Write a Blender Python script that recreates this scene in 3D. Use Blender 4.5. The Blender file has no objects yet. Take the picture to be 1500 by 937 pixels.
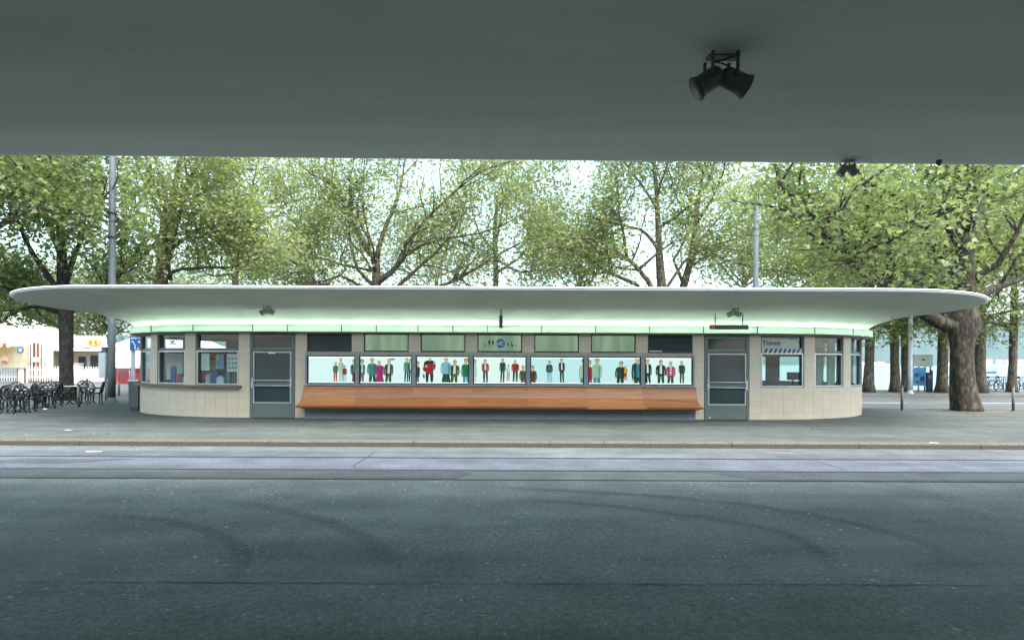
import bpy, math, random
import numpy as np
from mathutils import Vector

sc = bpy.context.scene
C = sc.collection
R = math.radians
PI = math.pi
rng = random.Random(7)

# ---------------------------------------------------------------- camera
EYE = (0.375, 0.0, 1.81)
FPX = 816.0                                   # focal length in pixels of the 1500 px wide photograph
cam = bpy.data.cameras.new('camera')
cam.sensor_width = 36.0
cam.lens = FPX / 1500 * 36
cam.shift_y = (532 - 468.5) / 1500
cam.clip_start = 0.05
cam.clip_end = 30000
camo = bpy.data.objects.new('camera', cam)
camo.location = EYE
camo.rotation_euler = (R(90), R(-0.25), 0)
C.objects.link(camo)
sc.camera = camo

# ---------------------------------------------------------------- sky, sun, exposure
SUN_EL, SUN_AZ = 64, 145                      # azimuth from +Y towards +X: bright part of the overcast, behind the near shelter
w = bpy.data.worlds.new('World')
sc.world = w
w.use_nodes = True
wn = w.node_tree
wn.nodes.clear()
sky = wn.nodes.new('ShaderNodeTexSky')
sky.sky_type = 'NISHITA'
sky.sun_disc = False
sky.sun_elevation = R(SUN_EL)
sky.sun_rotation = R(SUN_AZ)
sky.air_density = 1.0
sky.dust_density = 3.5
sky.ozone_density = 1.0
hs = wn.nodes.new('ShaderNodeHueSaturation')
hs.inputs['Hue'].default_value = 0.46
hs.inputs['Saturation'].default_value = 0.78
bg = wn.nodes.new('ShaderNodeBackground')
bg.inputs['Strength'].default_value = 0.15
wo = wn.nodes.new('ShaderNodeOutputWorld')
wn.links.new(sky.outputs[0], hs.inputs['Color'])
wn.links.new(hs.outputs[0], bg.inputs['Color'])
wn.links.new(bg.outputs[0], wo.inputs[0])
sl = bpy.data.lights.new('sun', 'SUN')
sl.energy = 0.9
sl.angle = R(60)
sl.color = (1.0, 0.98, 0.95)
so = bpy.data.objects.new('sun', sl)
d = Vector((math.sin(R(SUN_AZ)) * math.cos(R(SUN_EL)), math.cos(R(SUN_AZ)) * math.cos(R(SUN_EL)), math.sin(R(SUN_EL))))
so.rotation_euler = d.to_track_quat('Z', 'Y').to_euler()
so.location = d * 200
C.objects.link(so)
vs = sc.view_settings
sc.display_settings.display_device = 'sRGB'
vs.view_transform = 'Standard'
vs.look = 'None'
vs.gamma = 1.0
vs.use_curve_mapping = False
vs.exposure = 2.35
sc.render.engine = 'CYCLES'
cy = sc.cycles
cy.use_denoising = True
cy.max_bounces = 8
cy.diffuse_bounces = 4
cy.glossy_bounces = 3
cy.transmission_bounces = 5
cy.transparent_max_bounces = 10
cy.volume_bounces = 0
cy.caustics_reflective = False
cy.caustics_refractive = False
cy.sample_clamp_indirect = 6.0

# ---------------------------------------------------------------- helpers
def P(x, y, dep):
    """photo direction (x, y) at dep metres in front of the lens -> point"""
    xc = x + (y - 468.5) * 0.0044
    yc = y - (x - 750) * 0.0044
    return (EYE[0] + (xc - 750) / FPX * dep, dep, EYE[2] + (532 - yc) / FPX * dep)

MATS = {}
def nodes_of(m):
    m.use_nodes = True
    nt = m.node_tree
    return nt, nt.nodes.get('Principled BSDF')

def rgb(h):
    h = h.lstrip('#')
    c = [int(h[i:i + 2], 16) / 255 for i in (0, 2, 4)]
    return tuple(((v + 0.055) / 1.055) ** 2.4 if v > 0.04045 else v / 12.92 for v in c)

def mat(name, c, c2=None, scale=4.0, rough=0.6, metal=0.0, bump=0.0, bscale=None, detail=4.0, stretch=None, spec=None, sharp=None):
    if name in MATS:
        return MATS[name]
    m = bpy.data.materials.new(name)
    nt, p = nodes_of(m)
    N, L = nt.nodes, nt.links
    p.inputs['Roughness'].default_value = rough
    p.inputs['Metallic'].default_value = metal
    if spec is not None:
        p.inputs['Specular IOR Level'].default_value = spec
    p.inputs['Base Color'].default_value = (*c, 1)
    tc = N.new('ShaderNodeTexCoord')
    mp = N.new('ShaderNodeMapping')
    if stretch:
        mp.inputs['Scale'].default_value = stretch
    L.new(tc.outputs['Object'], mp.inputs['Vector'])
    if c2 is not None:
        n = N.new('ShaderNodeTexNoise')
        n.inputs['Scale'].default_value = scale
        n.inputs['Detail'].default_value = detail
        L.new(mp.outputs[0], n.inputs['Vector'])
        r = N.new('ShaderNodeValToRGB')
        lo, hi = sharp or (0.3, 0.7)
        r.color_ramp.elements[0].position = lo
        r.color_ramp.elements[1].position = hi
        r.color_ramp.elements[0].color = (*c, 1)
        r.color_ramp.elements[1].color = (*c2, 1)
        L.new(n.outputs['Fac'], r.inputs['Fac'])
        L.new(r.outputs[0], p.inputs['Base Color'])
    if bump > 0:
        n2 = N.new('ShaderNodeTexNoise')
        n2.inputs['Scale'].default_value = bscale or scale * 4
        n2.inputs['Detail'].default_value = 3
        L.new(mp.outputs[0], n2.inputs['Vector'])
        b = N.new('ShaderNodeBump')
        b.inputs['Strength'].default_value = bump
        b.inputs['Distance'].default_value = 0.01
        L.new(n2.outputs['Fac'], b.inputs['Height'])
        L.new(b.outputs[0], p.inputs['Normal'])
    MATS[name] = m
    return m

def emat(name, c, s):
    if name in MATS:
        return MATS[name]
    m = bpy.data.materials.new(name)
    m.use_nodes = True
    nt = m.node_tree
    nt.nodes.clear()
    e = nt.nodes.new('ShaderNodeEmission')
    e.inputs['Color'].default_value = (*c, 1)
    e.inputs['Strength'].default_value = s
    o = nt.nodes.new('ShaderNodeOutputMaterial')
    nt.links.new(e.outputs[0], o.inputs[0])
    MATS[name] = m
    return m

def glass(name, tint=(0.9, 0.96, 0.95), ior=1.5, rough=0.02):
    if name in MATS:
        return MATS[name]
    m = bpy.data.materials.new(name)
    m.use_nodes = True
    nt = m.node_tree
    nt.nodes.clear()
    N, L = nt.nodes, nt.links
    t = N.new('ShaderNodeBsdfTransparent')
    t.inputs['Color'].default_value = (*tint, 1)
    g = N.new('ShaderNodeBsdfGlossy')
    g.inputs['Roughness'].default_value = rough
    f = N.new('ShaderNodeFresnel')
    ge = N.new('ShaderNodeNewGeometry')
    ma = N.new('ShaderNodeMath'); ma.operation = 'MULTIPLY_ADD'      # straight-through pane: same reflectance from either face
    ma.inputs[1].default_value = 1 / ior - ior; ma.inputs[2].default_value = ior
    L.new(ge.outputs['Backfacing'], ma.inputs[0]); L.new(ma.outputs[0], f.inputs['IOR'])
    mx = N.new('ShaderNodeMixShader')
    o = N.new('ShaderNodeOutputMaterial')
    L.new(f.outputs[0], mx.inputs[0])
    L.new(t.outputs[0], mx.inputs[1])
    L.new(g.outputs[0], mx.inputs[2])
    L.new(mx.outputs[0], o.inputs[0])
    MATS[name] = m
    return m

class MB:
    """collects geometry for ONE mesh object (world or local coordinates)"""
    def __init__(s):
        s.v, s.f, s.mi, s.mats, s.n = [], [], [], [], 0
        s.smooth = []
    def add(s, verts, faces, mi=0, smooth=False):
        k = s.n
        s.v.extend([tuple(p) for p in verts])
        s.n += len(verts)
        for f in faces:
            s.f.append([i + k for i in f])
            s.mi.append(mi)
            s.smooth.append(smooth)
        return s
    def box(s, c, d, rz=0.0, mi=0):
        hx, hy, hz = d[0] / 2, d[1] / 2, d[2] / 2
        cs, sn = math.cos(rz), math.sin(rz)
        vv = []
        for sx, sy, sz in ((-1,-1,-1),(1,-1,-1),(1,1,-1),(-1,1,-1),(-1,-1,1),(1,-1,1),(1,1,1),(-1,1,1)):
            x, y = sx * hx, sy * hy
            vv.append((c[0] + x * cs - y * sn, c[1] + x * sn + y * cs, c[2] + sz * hz))
        return s.add(vv, [(0,3,2,1),(4,5,6,7),(0,1,5,4),(1,2,6,5),(2,3,7,6),(3,0,4,7)], mi)
    def bb(s, x0, x1, y0, y1, z0, z1, mi=0):
        return s.box(((x0 + x1) / 2, (y0 + y1) / 2, (z0 + z1) / 2), (x1 - x0, y1 - y0, z1 - z0), 0, mi)
    def tube(s, pts, rad, sides=8, mi=0, caps=True, closed=False):
        pts = np.array(pts, float)
        n = len(pts)
        if np.isscalar(rad):
            rad = [rad] * n
        tg = np.zeros_like(pts)
        if closed:
            tg = np.roll(pts, -1, 0) - np.roll(pts, 1, 0)
        else:
            tg[1:-1] = pts[2:] - pts[:-2]
            tg[0] = pts[1] - pts[0]
            tg[-1] = pts[-1] - pts[-2]
        tg /= np.maximum(np.linalg.norm(tg, axis=1, keepdims=True), 1e-9)
        ref = np.array((0, 0, 1.0)) if abs(tg[0][2]) < 0.9 else np.array((1.0, 0, 0))
        u = np.cross(tg[0], ref); u /= np.linalg.norm(u)
        ang = np.arange(sides) * 2 * PI / sides
        vv = []
        for i in range(n):
            u = u - tg[i] * np.dot(u, tg[i]); u /= max(np.linalg.norm(u), 1e-9)
            w_ = np.cross(tg[i], u)
            vv.append(pts[i] + rad[i] * (np.cos(ang)[:, None] * u + np.sin(ang)[:, None] * w_))
        vv = np.concatenate(vv)
        ff = []
        for i in range(n if closed else n - 1):
            j = (i + 1) % n
            for k in range(sides):
                k2 = (k + 1) % sides
                ff.append((i*sides+k, i*sides+k2, j*sides+k2, j*sides+k))
        s.add(vv, ff, mi, True)
        if caps and not closed:
            b = s.n - n * sides
            s.f.append([b + k for k in range(sides)][::-1]); s.mi.append(mi); s.smooth.append(False)
            s.f.append([b + (n-1)*sides + k for k in range(sides)]); s.mi.append(mi); s.smooth.append(False)
        return s
    def lathe(s, c, prof, seg=20, mi=0, ax=None):
        """prof: (radius, height) pairs turned round the vertical axis through c"""
        vv, ff = [], []
        for r, z in prof:
            for k in range(seg):
                a = 2 * PI * k / seg
                vv.append((c[0] + r * math.cos(a), c[1] + r * math.sin(a), c[2] + z))
        for i in range(len(prof) - 1):
            for k in range(seg):
                k2 = (k + 1) % seg
                ff.append((i*seg+k, i*seg+k2, (i+1)*seg+k2, (i+1)*seg+k))
        s.add(vv, ff, mi, True)
        return s
    def prism(s, poly, y0, y1, mi=0):
        """poly of (x, z) pushed from y0 to y1"""
        n = len(poly)
        vv = [(x, y0, z) for x, z in poly] + [(x, y1, z) for x, z in poly]
        ff = [tuple(range(n)), tuple(range(2*n-1, n-1, -1))]
        for k in range(n):
            k2 = (k + 1) % n
            ff.append((k, k + n, k2 + n, k2))
        return s.add(vv, ff, mi)
    def build(s, name, m, parent=None, world=True, smooth=None):
        me = bpy.data.meshes.new(name)
        off = (0, 0, 0)
        if parent is not None and world:
            off = WORLD.get(parent.name, (0, 0, 0))
        vv = [(p[0]-off[0], p[1]-off[1], p[2]-off[2]) for p in s.v]
        me.from_pydata(vv, [], s.f)
        for mm in (m if isinstance(m, (list, tuple)) else [m]):
            me.materials.append(mm)
        me.polygons.foreach_set('material_index', s.mi)
        me.polygons.foreach_set('use_smooth', s.smooth if smooth is None else [smooth] * len(s.f))
        me.update()
        o = bpy.data.objects.new(name, me)
        C.objects.link(o)
        if parent is not None:
            o.parent = parent
            WORLD[o.name] = off
        return o

WORLD = {}
def tag(o, label=None, cat=None, group=None, kind=None):
    if label: o['label'] = label
    if cat: o['category'] = cat
    if group: o['group'] = group
    if kind: o['kind'] = kind
    return o
def thing(name, loc, label, cat, group=None):
    o = bpy.data.objects.new(name, None)
    o.location = loc
    o.empty_display_size = 0.2
    C.objects.link(o)
    WORLD[o.name] = tuple(loc)
    return tag(o, label, cat, group)
def copy_tree(o, loc, rz, label, parent=None):
    c = o.copy(); C.objects.link(c)
    c.location = loc; c.rotation_euler = (0, 0, rz)
    c['label'] = label
    def rec(a, b):
        for ch in a.children:
            k = ch.copy(); C.objects.link(k); k.parent = b
            rec(ch, k)
    rec(o, c)
    return c
def text(body, size, loc, m, parent, name='lettering', rot=(R(90), 0, 0), align='CENTER', ext=0.001, sx=1.0, bold=0.0):
    cu = bpy.data.curves.new(name, 'FONT')
    cu.body = body; cu.size = size; cu.align_x = align; cu.align_y = 'CENTER'
    cu.extrude = ext; cu.offset = bold
    cu.materials.append(m)
    tmp = bpy.data.objects.new(name + '_curve', cu)
    C.objects.link(tmp)
    bpy.context.view_layer.update()
    me = bpy.data.meshes.new_from_object(tmp.evaluated_get(bpy.context.evaluated_depsgraph_get()))
    bpy.data.objects.remove(tmp)
    o = bpy.data.objects.new(name, me)
    C.objects.link(o)
    o.parent = parent
    off = WORLD.get(parent.name, (0, 0, 0))
    WORLD[o.name] = off
    o.location = [loc[i] - off[i] for i in range(3)]
    o.rotation_euler = rot
    o.scale = (sx, 1, 1)
    return o

# ---------------------------------------------------------------- materials
def asphalt(name, dark, light, gum=0.0, big=0.25, rough=0.75):
    m = bpy.data.materials.new(name)
    nt, p = nodes_of(m)
    N, L = nt.nodes, nt.links
    tc = N.new('ShaderNodeTexCoord')
    def noise(s, det=4.0, st=None):
        n = N.new('ShaderNodeTexNoise')
        n.inputs['Scale'].default_value = s
        n.inputs['Detail'].default_value = det
        if st:
            mp = N.new('ShaderNodeMapping'); mp.inputs['Scale'].default_value = st
            L.new(tc.outputs['Object'], mp.inputs[0]); L.new(mp.outputs[0], n.inputs['Vector'])
        else:
            L.new(tc.outputs['Object'], n.inputs['Vector'])
        return n.outputs['Fac']
    def mix(a, b, f, mode='MIX'):
        x = N.new('ShaderNodeMix'); x.data_type = 'RGBA'; x.blend_type = mode
        for sock, val in ((x.inputs['Factor'], f), (x.inputs['A'], a), (x.inputs['B'], b)):
            if hasattr(val, 'is_linked') or hasattr(val, 'links'):
                L.new(val, sock)
            else:
                sock.default_value = val
        return x.outputs['Result']
    def ramp(fac, a, b, ca=(0,0,0,1), cb=(1,1,1,1)):
        r = N.new('ShaderNodeValToRGB')
        r.color_ramp.elements[0].position = a; r.color_ramp.elements[1].position = b
        r.color_ramp.elements[0].color = ca; r.color_ramp.elements[1].color = cb
        L.new(fac, r.inputs[0]); return r.outputs[0]
    base = mix((*dark, 1), (*light, 1), ramp(noise(big, 5), 0.32, 0.68))
    streak = ramp(noise(1.0, 4, (0.12, 1.6, 1)), 0.35, 0.7, (0.78, 0.78, 0.78, 1), (1.12, 1.12, 1.12, 1))
    base = mix(base, streak, 1.0, 'MULTIPLY')
    mot = ramp(noise(1.7, 6), 0.32, 0.68, (0.80, 0.80, 0.80, 1), (1.18, 1.18, 1.18, 1))
    base = mix(base, mot, 1.0, 'MULTIPLY')
    g0_ = ramp(noise(17, 4), 0.32, 0.70, (0.74, 0.74, 0.74, 1), (1.28, 1.28, 1.28, 1))
    base = mix(base, g0_, 1.0, 'MULTIPLY')
    g1 = ramp(noise(38, 3), 0.30, 0.72, (0.66, 0.66, 0.66, 1), (1.38, 1.38, 1.38, 1))
    base = mix(base, g1, 1.0, 'MULTIPLY')
    grain = ramp(noise(130, 2), 0.3, 0.72, (0.6, 0.6, 0.6, 1), (1.5, 1.5, 1.5, 1))
    base = mix(base, grain, 1.0, 'MULTIPLY')
    if gum > 0:
        for sc_, thr in ((5.2, 0.13), (9.5, 0.14), (17.0, 0.16)):
            v = N.new('ShaderNodeTexVoronoi'); v.inputs['Scale'].default_value = sc_
            L.new(tc.outputs['Object'], v.inputs['Vector'])
            spot = ramp(v.outputs['Distance'], thr * 0.55, thr, (1, 1, 1, 1), (0, 0, 0, 1))
            sep = N.new('ShaderNodeSeparateColor'); L.new(v.outputs['Color'], sep.inputs[0])
            pick = ramp(sep.outputs[0], 0.2, 0.7)
            den = ramp(noise(0.45, 3), 0.36, 0.60)
            f = mix(spot, pick, 1.0, 'MULTIPLY')
            f = mix(f, den, 1.0, 'MULTIPLY')
            f = mix(f, (gum, gum, gum, 1), 1.0, 'MULTIPLY')
            base = mix(base, (0.40, 0.43, 0.41, 1), f)
    L.new(base, p.inputs['Base Color'])
    rr = ramp(noise(1.3, 4, (0.3, 1, 1)), 0.3, 0.7, (rough - 0.12,) * 3 + (1,), (rough + 0.1,) * 3 + (1,))
    L.new(rr, p.inputs['Roughness'])
    b = N.new('ShaderNodeBump'); b.inputs['Strength'].default_value = 0.35; b.inputs['Distance'].default_value = 0.006
    L.new(noise(130, 2), b.inputs['Height']); L.new(b.outputs[0], p.inputs['Normal'])
    MATS[name] = m
    return m

M_road = asphalt('asphalt_road', (0.080, 0.098, 0.092), (0.118, 0.139, 0.130), gum=1.0)
M_track = asphalt('track_bed', (0.095, 0.112, 0.132), (0.135, 0.155, 0.178), big=0.5, rough=0.55)
M_tpatch = asphalt('track_patch', (0.070, 0.088, 0.088), (0.096, 0.116, 0.113), big=0.6, rough=0.6)
M_pave = asphalt('asphalt_pavement', (0.056, 0.069, 0.063), (0.078, 0.093, 0.085), gum=0.2, big=0.5)
M_far = asphalt('far_asphalt', (0.085, 0.092, 0.095), (0.115, 0.122, 0.122))
M_kerb = mat('granite_kerb', (0.055, 0.053, 0.042), (0.155, 0.146, 0.115), 30, 0.8, bump=0.4, bscale=60)
M_steel = mat('worn_steel', (0.16, 0.16, 0.17), (0.24, 0.24, 0.25), 8, 0.4, metal=0.8)
M_black = mat('black_gap', (0.012, 0.012, 0.013), rough=0.9)
M_tile = [mat('glazed_tile_%s' % k, c, c2, 3.0, 0.38, bump=0.05, bscale=9) for k, c, c2 in (
    ('warm', (0.60, 0.51, 0.385), (0.63, 0.54, 0.41)), ('pale', (0.62, 0.53, 0.40), (0.65, 0.56, 0.43)), ('grey', (0.585, 0.50, 0.385), (0.62, 0.535, 0.41)))]
M_grout = mat('grout', (0.42, 0.36, 0.27), (0.50, 0.43, 0.33), 9, 0.9)
M_slate = mat('slate_glass', (0.055, 0.07, 0.072), (0.085, 0.10, 0.10), 1.5, 0.12)
M_door = mat('painted_steel_green_grey', (0.11, 0.145, 0.13), (0.135, 0.17, 0.155), 3, 0.45)
M_alu = mat('anodised_aluminium', (0.50, 0.53, 0.56), (0.62, 0.65, 0.68), 12, 0.35, metal=0.6)
M_frame = mat('grey_frame', (0.24, 0.27, 0.29), (0.32, 0.35, 0.37), 6, 0.4, metal=0.3)
M_dark = mat('dark_grey_metal', (0.035, 0.042, 0.045), (0.06, 0.066, 0.07), 9, 0.5)
M_plaster = mat('painted_plaster', (0.46, 0.50, 0.445), (0.53, 0.57, 0.51), 0.8, 0.75, bump=0.08, bscale=18, detail=6)
M_white = mat('white_paint', (0.74, 0.75, 0.75), (0.82, 0.82, 0.82), 2, 0.5)
M_zinc = mat('pale_zinc_edge', (0.62, 0.65, 0.68), (0.74, 0.76, 0.78), 1.5, 0.4, metal=0.2, stretch=(1, 1, 12))
M_glass = glass('window_glass')
M_dglass = mat('dark_glass', (0.035, 0.055, 0.056), (0.05, 0.072, 0.072), 1.2, 0.08)
M_stone = mat('plinth_granite', (0.13, 0.155, 0.16), (0.25, 0.28, 0.28), 45, 0.6, bump=0.2, bscale=80)
M_int = mat('interior_wall', (0.42, 0.43, 0.38), (0.50, 0.50, 0.45), 2, 0.8)
M_brown = mat('brown_wood', (0.13, 0.065, 0.03), (0.21, 0.11, 0.055), 5, 0.5, stretch=(1, 1, 8))
M_sill = mat('dark_sill', (0.12, 0.085, 0.06), (0.18, 0.135, 0.10), 6, 0.5)
M_iron = mat('black_cast_iron', (0.008, 0.010, 0.010), (0.022, 0.026, 0.026), 14, 0.42)
M_pole = mat('grey_blue_pole', (0.055, 0.075, 0.085), (0.075, 0.098, 0.108), 1.2, 0.7, stretch=(3, 3, 0.5))
M_ppole = mat('pale_pole', (0.34, 0.40, 0.48), (0.42, 0.48, 0.55), 2, 0.5)
M_blue = mat('sign_blue', (0.02, 0.13, 0.42), (0.03, 0.16, 0.47), 3, 0.4)
M_navy = mat('navy_film', (0.01, 0.045, 0.21), rough=0.5)
M_ink = mat('black_print', (0.012, 0.014, 0.014), rough=0.6)
M_signwhite = mat('sign_white', (0.8, 0.8, 0.8), rough=0.4)
M_red = mat('red_paint', (0.48, 0.03, 0.03), (0.55, 0.05, 0.05), 3, 0.5)
M_canvas = mat('white_canvas', (0.62, 0.61, 0.58), (0.70, 0.69, 0.66), 1.5, 0.85)
M_cream = mat('cream_cloth', (0.60, 0.46, 0.25), (0.70, 0.56, 0.34), 2, 0.85)
M_tan = mat('tan_print', (0.42, 0.36, 0.22), (0.52, 0.47, 0.32), 2.5, 0.7)
M_orange = mat('orange_print', (0.72, 0.30, 0.05), (0.80, 0.40, 0.08), 5, 0.6)

def wood():
    m = bpy.data.materials.new('varnished_wood')
    nt, p = nodes_of(m)
    N, L = nt.nodes, nt.links
    tc = N.new('ShaderNodeTexCoord')
    oi = N.new('ShaderNodeObjectInfo')
    add = N.new('ShaderNodeVectorMath'); add.operation = 'ADD'
    sc_ = N.new('ShaderNodeVectorMath'); sc_.operation = 'SCALE'
    cmb = N.new('ShaderNodeCombineXYZ')
    for i in range(3): L.new(oi.outputs['Random'], cmb.inputs[i])
    L.new(cmb.outputs[0], sc_.inputs[0]); sc_.inputs['Scale'].default_value = 37.0
    L.new(tc.outputs['Object'], add.inputs[0]); L.new(sc_.outputs[0], add.inputs[1])
    mp = N.new('ShaderNodeMapping'); mp.inputs['Scale'].default_value = (0.35, 6, 9)
    L.new(add.outputs[0], mp.inputs[0])
    n = N.new('ShaderNodeTexNoise'); n.inputs['Scale'].default_value = 3.2; n.inputs['Detail'].default_value = 6; n.inputs['Distortion'].default_value = 0.6
    L.new(mp.outputs[0], n.inputs['Vector'])
    r = N.new('ShaderNodeValToRGB')
    r.color_ramp.elements[0].position = 0.25; r.color_ramp.elements[1].position = 0.75
    r.color_ramp.elements[0].color = (0.29, 0.105, 0.038, 1); r.color_ramp.elements[1].color = (0.50, 0.225, 0.09, 1)
    L.new(n.outputs['Fac'], r.inputs[0])
    h = N.new('ShaderNodeHueSaturation')
    mr = N.new('ShaderNodeMapRange'); mr.inputs['To Min'].default_value = 0.86; mr.inputs['To Max'].default_value = 1.12
    L.new(oi.outputs['Random'], mr.inputs['Value']); L.new(mr.outputs[0], h.inputs['Value'])
    L.new(r.outputs[0], h.inputs['Color']); L.new(h.outputs[0], p.inputs['Base Color'])
    p.inputs['Roughness'].default_value = 0.38
    return m
M_wood = wood()

def bark(name, a, b, c):
    m = bpy.data.materials.new(name)
    nt, p = nodes_of(m)
    N, L = nt.nodes, nt.links
    tc = N.new('ShaderNodeTexCoord')
    mp = N.new('ShaderNodeMapping'); mp.inputs['Scale'].default_value = (1, 1, 0.45)
    L.new(tc.outputs['Object'], mp.inputs[0])
    n = N.new('ShaderNodeTexNoise'); n.inputs['Scale'].default_value = 8.5; n.inputs['Detail'].default_value = 7; n.inputs['Distortion'].default_value = 0.35
    L.new(mp.outputs[0], n.inputs['Vector'])
    r = N.new('ShaderNodeValToRGB')
    e = r.color_ramp.elements
    e[0].position = 0.38; e[0].color = (*a, 1)
    e[1].position = 0.52; e[1].color = (*b, 1)
    x = e.new(0.68); x.color = (*c, 1)
    L.new(n.outputs['Fac'], r.inputs[0]); L.new(r.outputs[0], p.inputs['Base Color'])
    n2 = N.new('ShaderNodeTexNoise'); n2.inputs['Scale'].default_value = 14; n2.inputs['Detail'].default_value = 4
    L.new(mp.outputs[0], n2.inputs['Vector'])
    bp = N.new('ShaderNodeBump'); bp.inputs['Strength'].default_value = 0.8; bp.inputs['Distance'].default_value = 0.05
    L.new(n2.outputs['Fac'], bp.inputs['Height']); L.new(bp.outputs[0], p.inputs['Normal'])
    p.inputs['Roughness'].default_value = 0.9
    return m
M_bark = bark('plane_bark', (0.045, 0.038, 0.026), (0.085, 0.072, 0.048), (0.15, 0.13, 0.085))
M_bark3 = bark('dark_trunk_bark', (0.010, 0.008, 0.006), (0.022, 0.018, 0.013), (0.05, 0.042, 0.03))
M_bark2 = bark('old_dark_bark', (0.022, 0.018, 0.013), (0.05, 0.041, 0.029), (0.12, 0.10, 0.066))

def leafmat(name, a, b, c, trans=0.5):
    m = bpy.data.materials.new(name)
    m.use_nodes = True
    nt = m.node_tree
    nt.nodes.clear()
    N, L = nt.nodes, nt.links
    at = N.new('ShaderNodeAttribute'); at.attribute_name = 'tone'
    r = N.new('ShaderNodeValToRGB')
    e = r.color_ramp.elements
    e[0].position = 0.0; e[0].color = (*a, 1)
    e[1].position = 0.55; e[1].color = (*b, 1)
    x = e.new(1.0); x.color = (*c, 1)
    L.new(at.outputs['Fac'], r.inputs[0])
    d_ = N.new('ShaderNodeBsdfDiffuse')
    t = N.new('ShaderNodeBsdfTranslucent')
    g = N.new('ShaderNodeBsdfGlossy'); g.inputs['Roughness'].default_value = 0.45
    L.new(r.outputs[0], d_.inputs['Color'])
    hh = N.new('ShaderNodeHueSaturation'); hh.inputs['Value'].default_value = 1.8; hh.inputs['Saturation'].default_value = 1.1
    L.new(r.outputs[0], hh.inputs['Color']); L.new(hh.outputs[0], t.inputs['Color'])
    mx = N.new('ShaderNodeMixShader'); mx.inputs[0].default_value = trans
    L.new(d_.outputs[0], mx.inputs[1]); L.new(t.outputs[0], mx.inputs[2])
    m2 = N.new('ShaderNodeMixShader'); m2.inputs[0].default_value = 0.05
    L.new(mx.outputs[0], m2.inputs[1]); L.new(g.outputs[0], m2.inputs[2])
    o = N.new('ShaderNodeOutputMaterial'); L.new(m2.outputs[0], o.inputs[0])
    return m
M_leaf = leafmat('plane_leaf', (0.11, 0.148, 0.048), (0.168, 0.205, 0.072), (0.235, 0.25, 0.10), 0.60)
M_leafd = leafmat('shaded_plane_leaf', (0.085, 0.128, 0.042), (0.135, 0.178, 0.060), (0.195, 0.225, 0.085), 0.57)  # darker copy of the plane leaf, shade put into its greens

def soffit_mat():
    m = mat('streaked_plaster', (0.60, 0.645, 0.565), (0.76, 0.79, 0.70), 0.9, 0.8, bump=0.12, bscale=5, detail=7, stretch=(0.16, 1.5, 1))
    nt = m.node_tree; N, L = nt.nodes, nt.links
    p = N.get('Principled BSDF')
    tc = N.new('ShaderNodeTexCoord')
    v = N.new('ShaderNodeTexVoronoi'); v.feature = 'DISTANCE_TO_EDGE'; v.inputs['Scale'].default_value = 0.32
    n = N.new('ShaderNodeTexNoise'); n.inputs['Scale'].default_value = 2.2; n.inputs['Detail'].default_value = 5
    L.new(tc.outputs['Object'], n.inputs['Vector'])
    ad = N.new('ShaderNodeVectorMath'); ad.operation = 'ADD'
    L.new(tc.outputs['Object'], ad.inputs[0]); L.new(n.outputs['Color'], ad.inputs[1]); L.new(ad.outputs[0], v.inputs['Vector'])
    r = N.new('ShaderNodeValToRGB'); r.color_ramp.elements[0].position = 0.0; r.color_ramp.elements[1].position = 0.006
    r.color_ramp.elements[0].color = (0.93, 0.93, 0.93, 1); r.color_ramp.elements[1].color = (1, 1, 1, 1)
    L.new(v.outputs['Distance'], r.inputs[0])
    n3 = N.new('ShaderNodeTexNoise'); n3.inputs['Scale'].default_value = 0.5; n3.inputs['Detail'].default_value = 3
    L.new(tc.outputs['Object'], n3.inputs['Vector'])
    old = p.inputs['Base Color'].links[0].from_socket
    x = N.new('ShaderNodeMix'); x.data_type = 'RGBA'; x.blend_type = 'MULTIPLY'; x.inputs['Factor'].default_value = 1
    L.new(old, x.inputs['A']); L.new(r.outputs[0], x.inputs['B']); L.new(x.outputs['Result'], p.inputs['Base Color'])
    return m
M_soff = soffit_mat()
M_post = mat('post_grey', (0.085, 0.095, 0.095), (0.12, 0.13, 0.13), 5, 0.6)
M_fred = mat('faded_red', (0.27, 0.06, 0.055), (0.34, 0.10, 0.09), 3, 0.7)

# ================================================================ the setting
def sheet(name, poly, z, m, label=None):
    mb = MB()
    mb.add([(x, y, z) for x, y in poly], [tuple(range(len(poly)))])
    return tag(mb.build(name, m), kind='structure')

FAR = 7000
sheet('ground', [(-FAR, -300), (400, -300), (400, 38), (14, 38), (14, FAR), (-FAR, FAR)], -0.012, M_far)
road = sheet('road', [(-70, -14), (70, -14), (70, 12.1), (-70, 12.1)], 0.0, M_road)
road2 = sheet('street_behind', [(8, 21.6), (70, 21.6), (70, 31.9), (8, 31.9)], 0.0, M_far)
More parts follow.
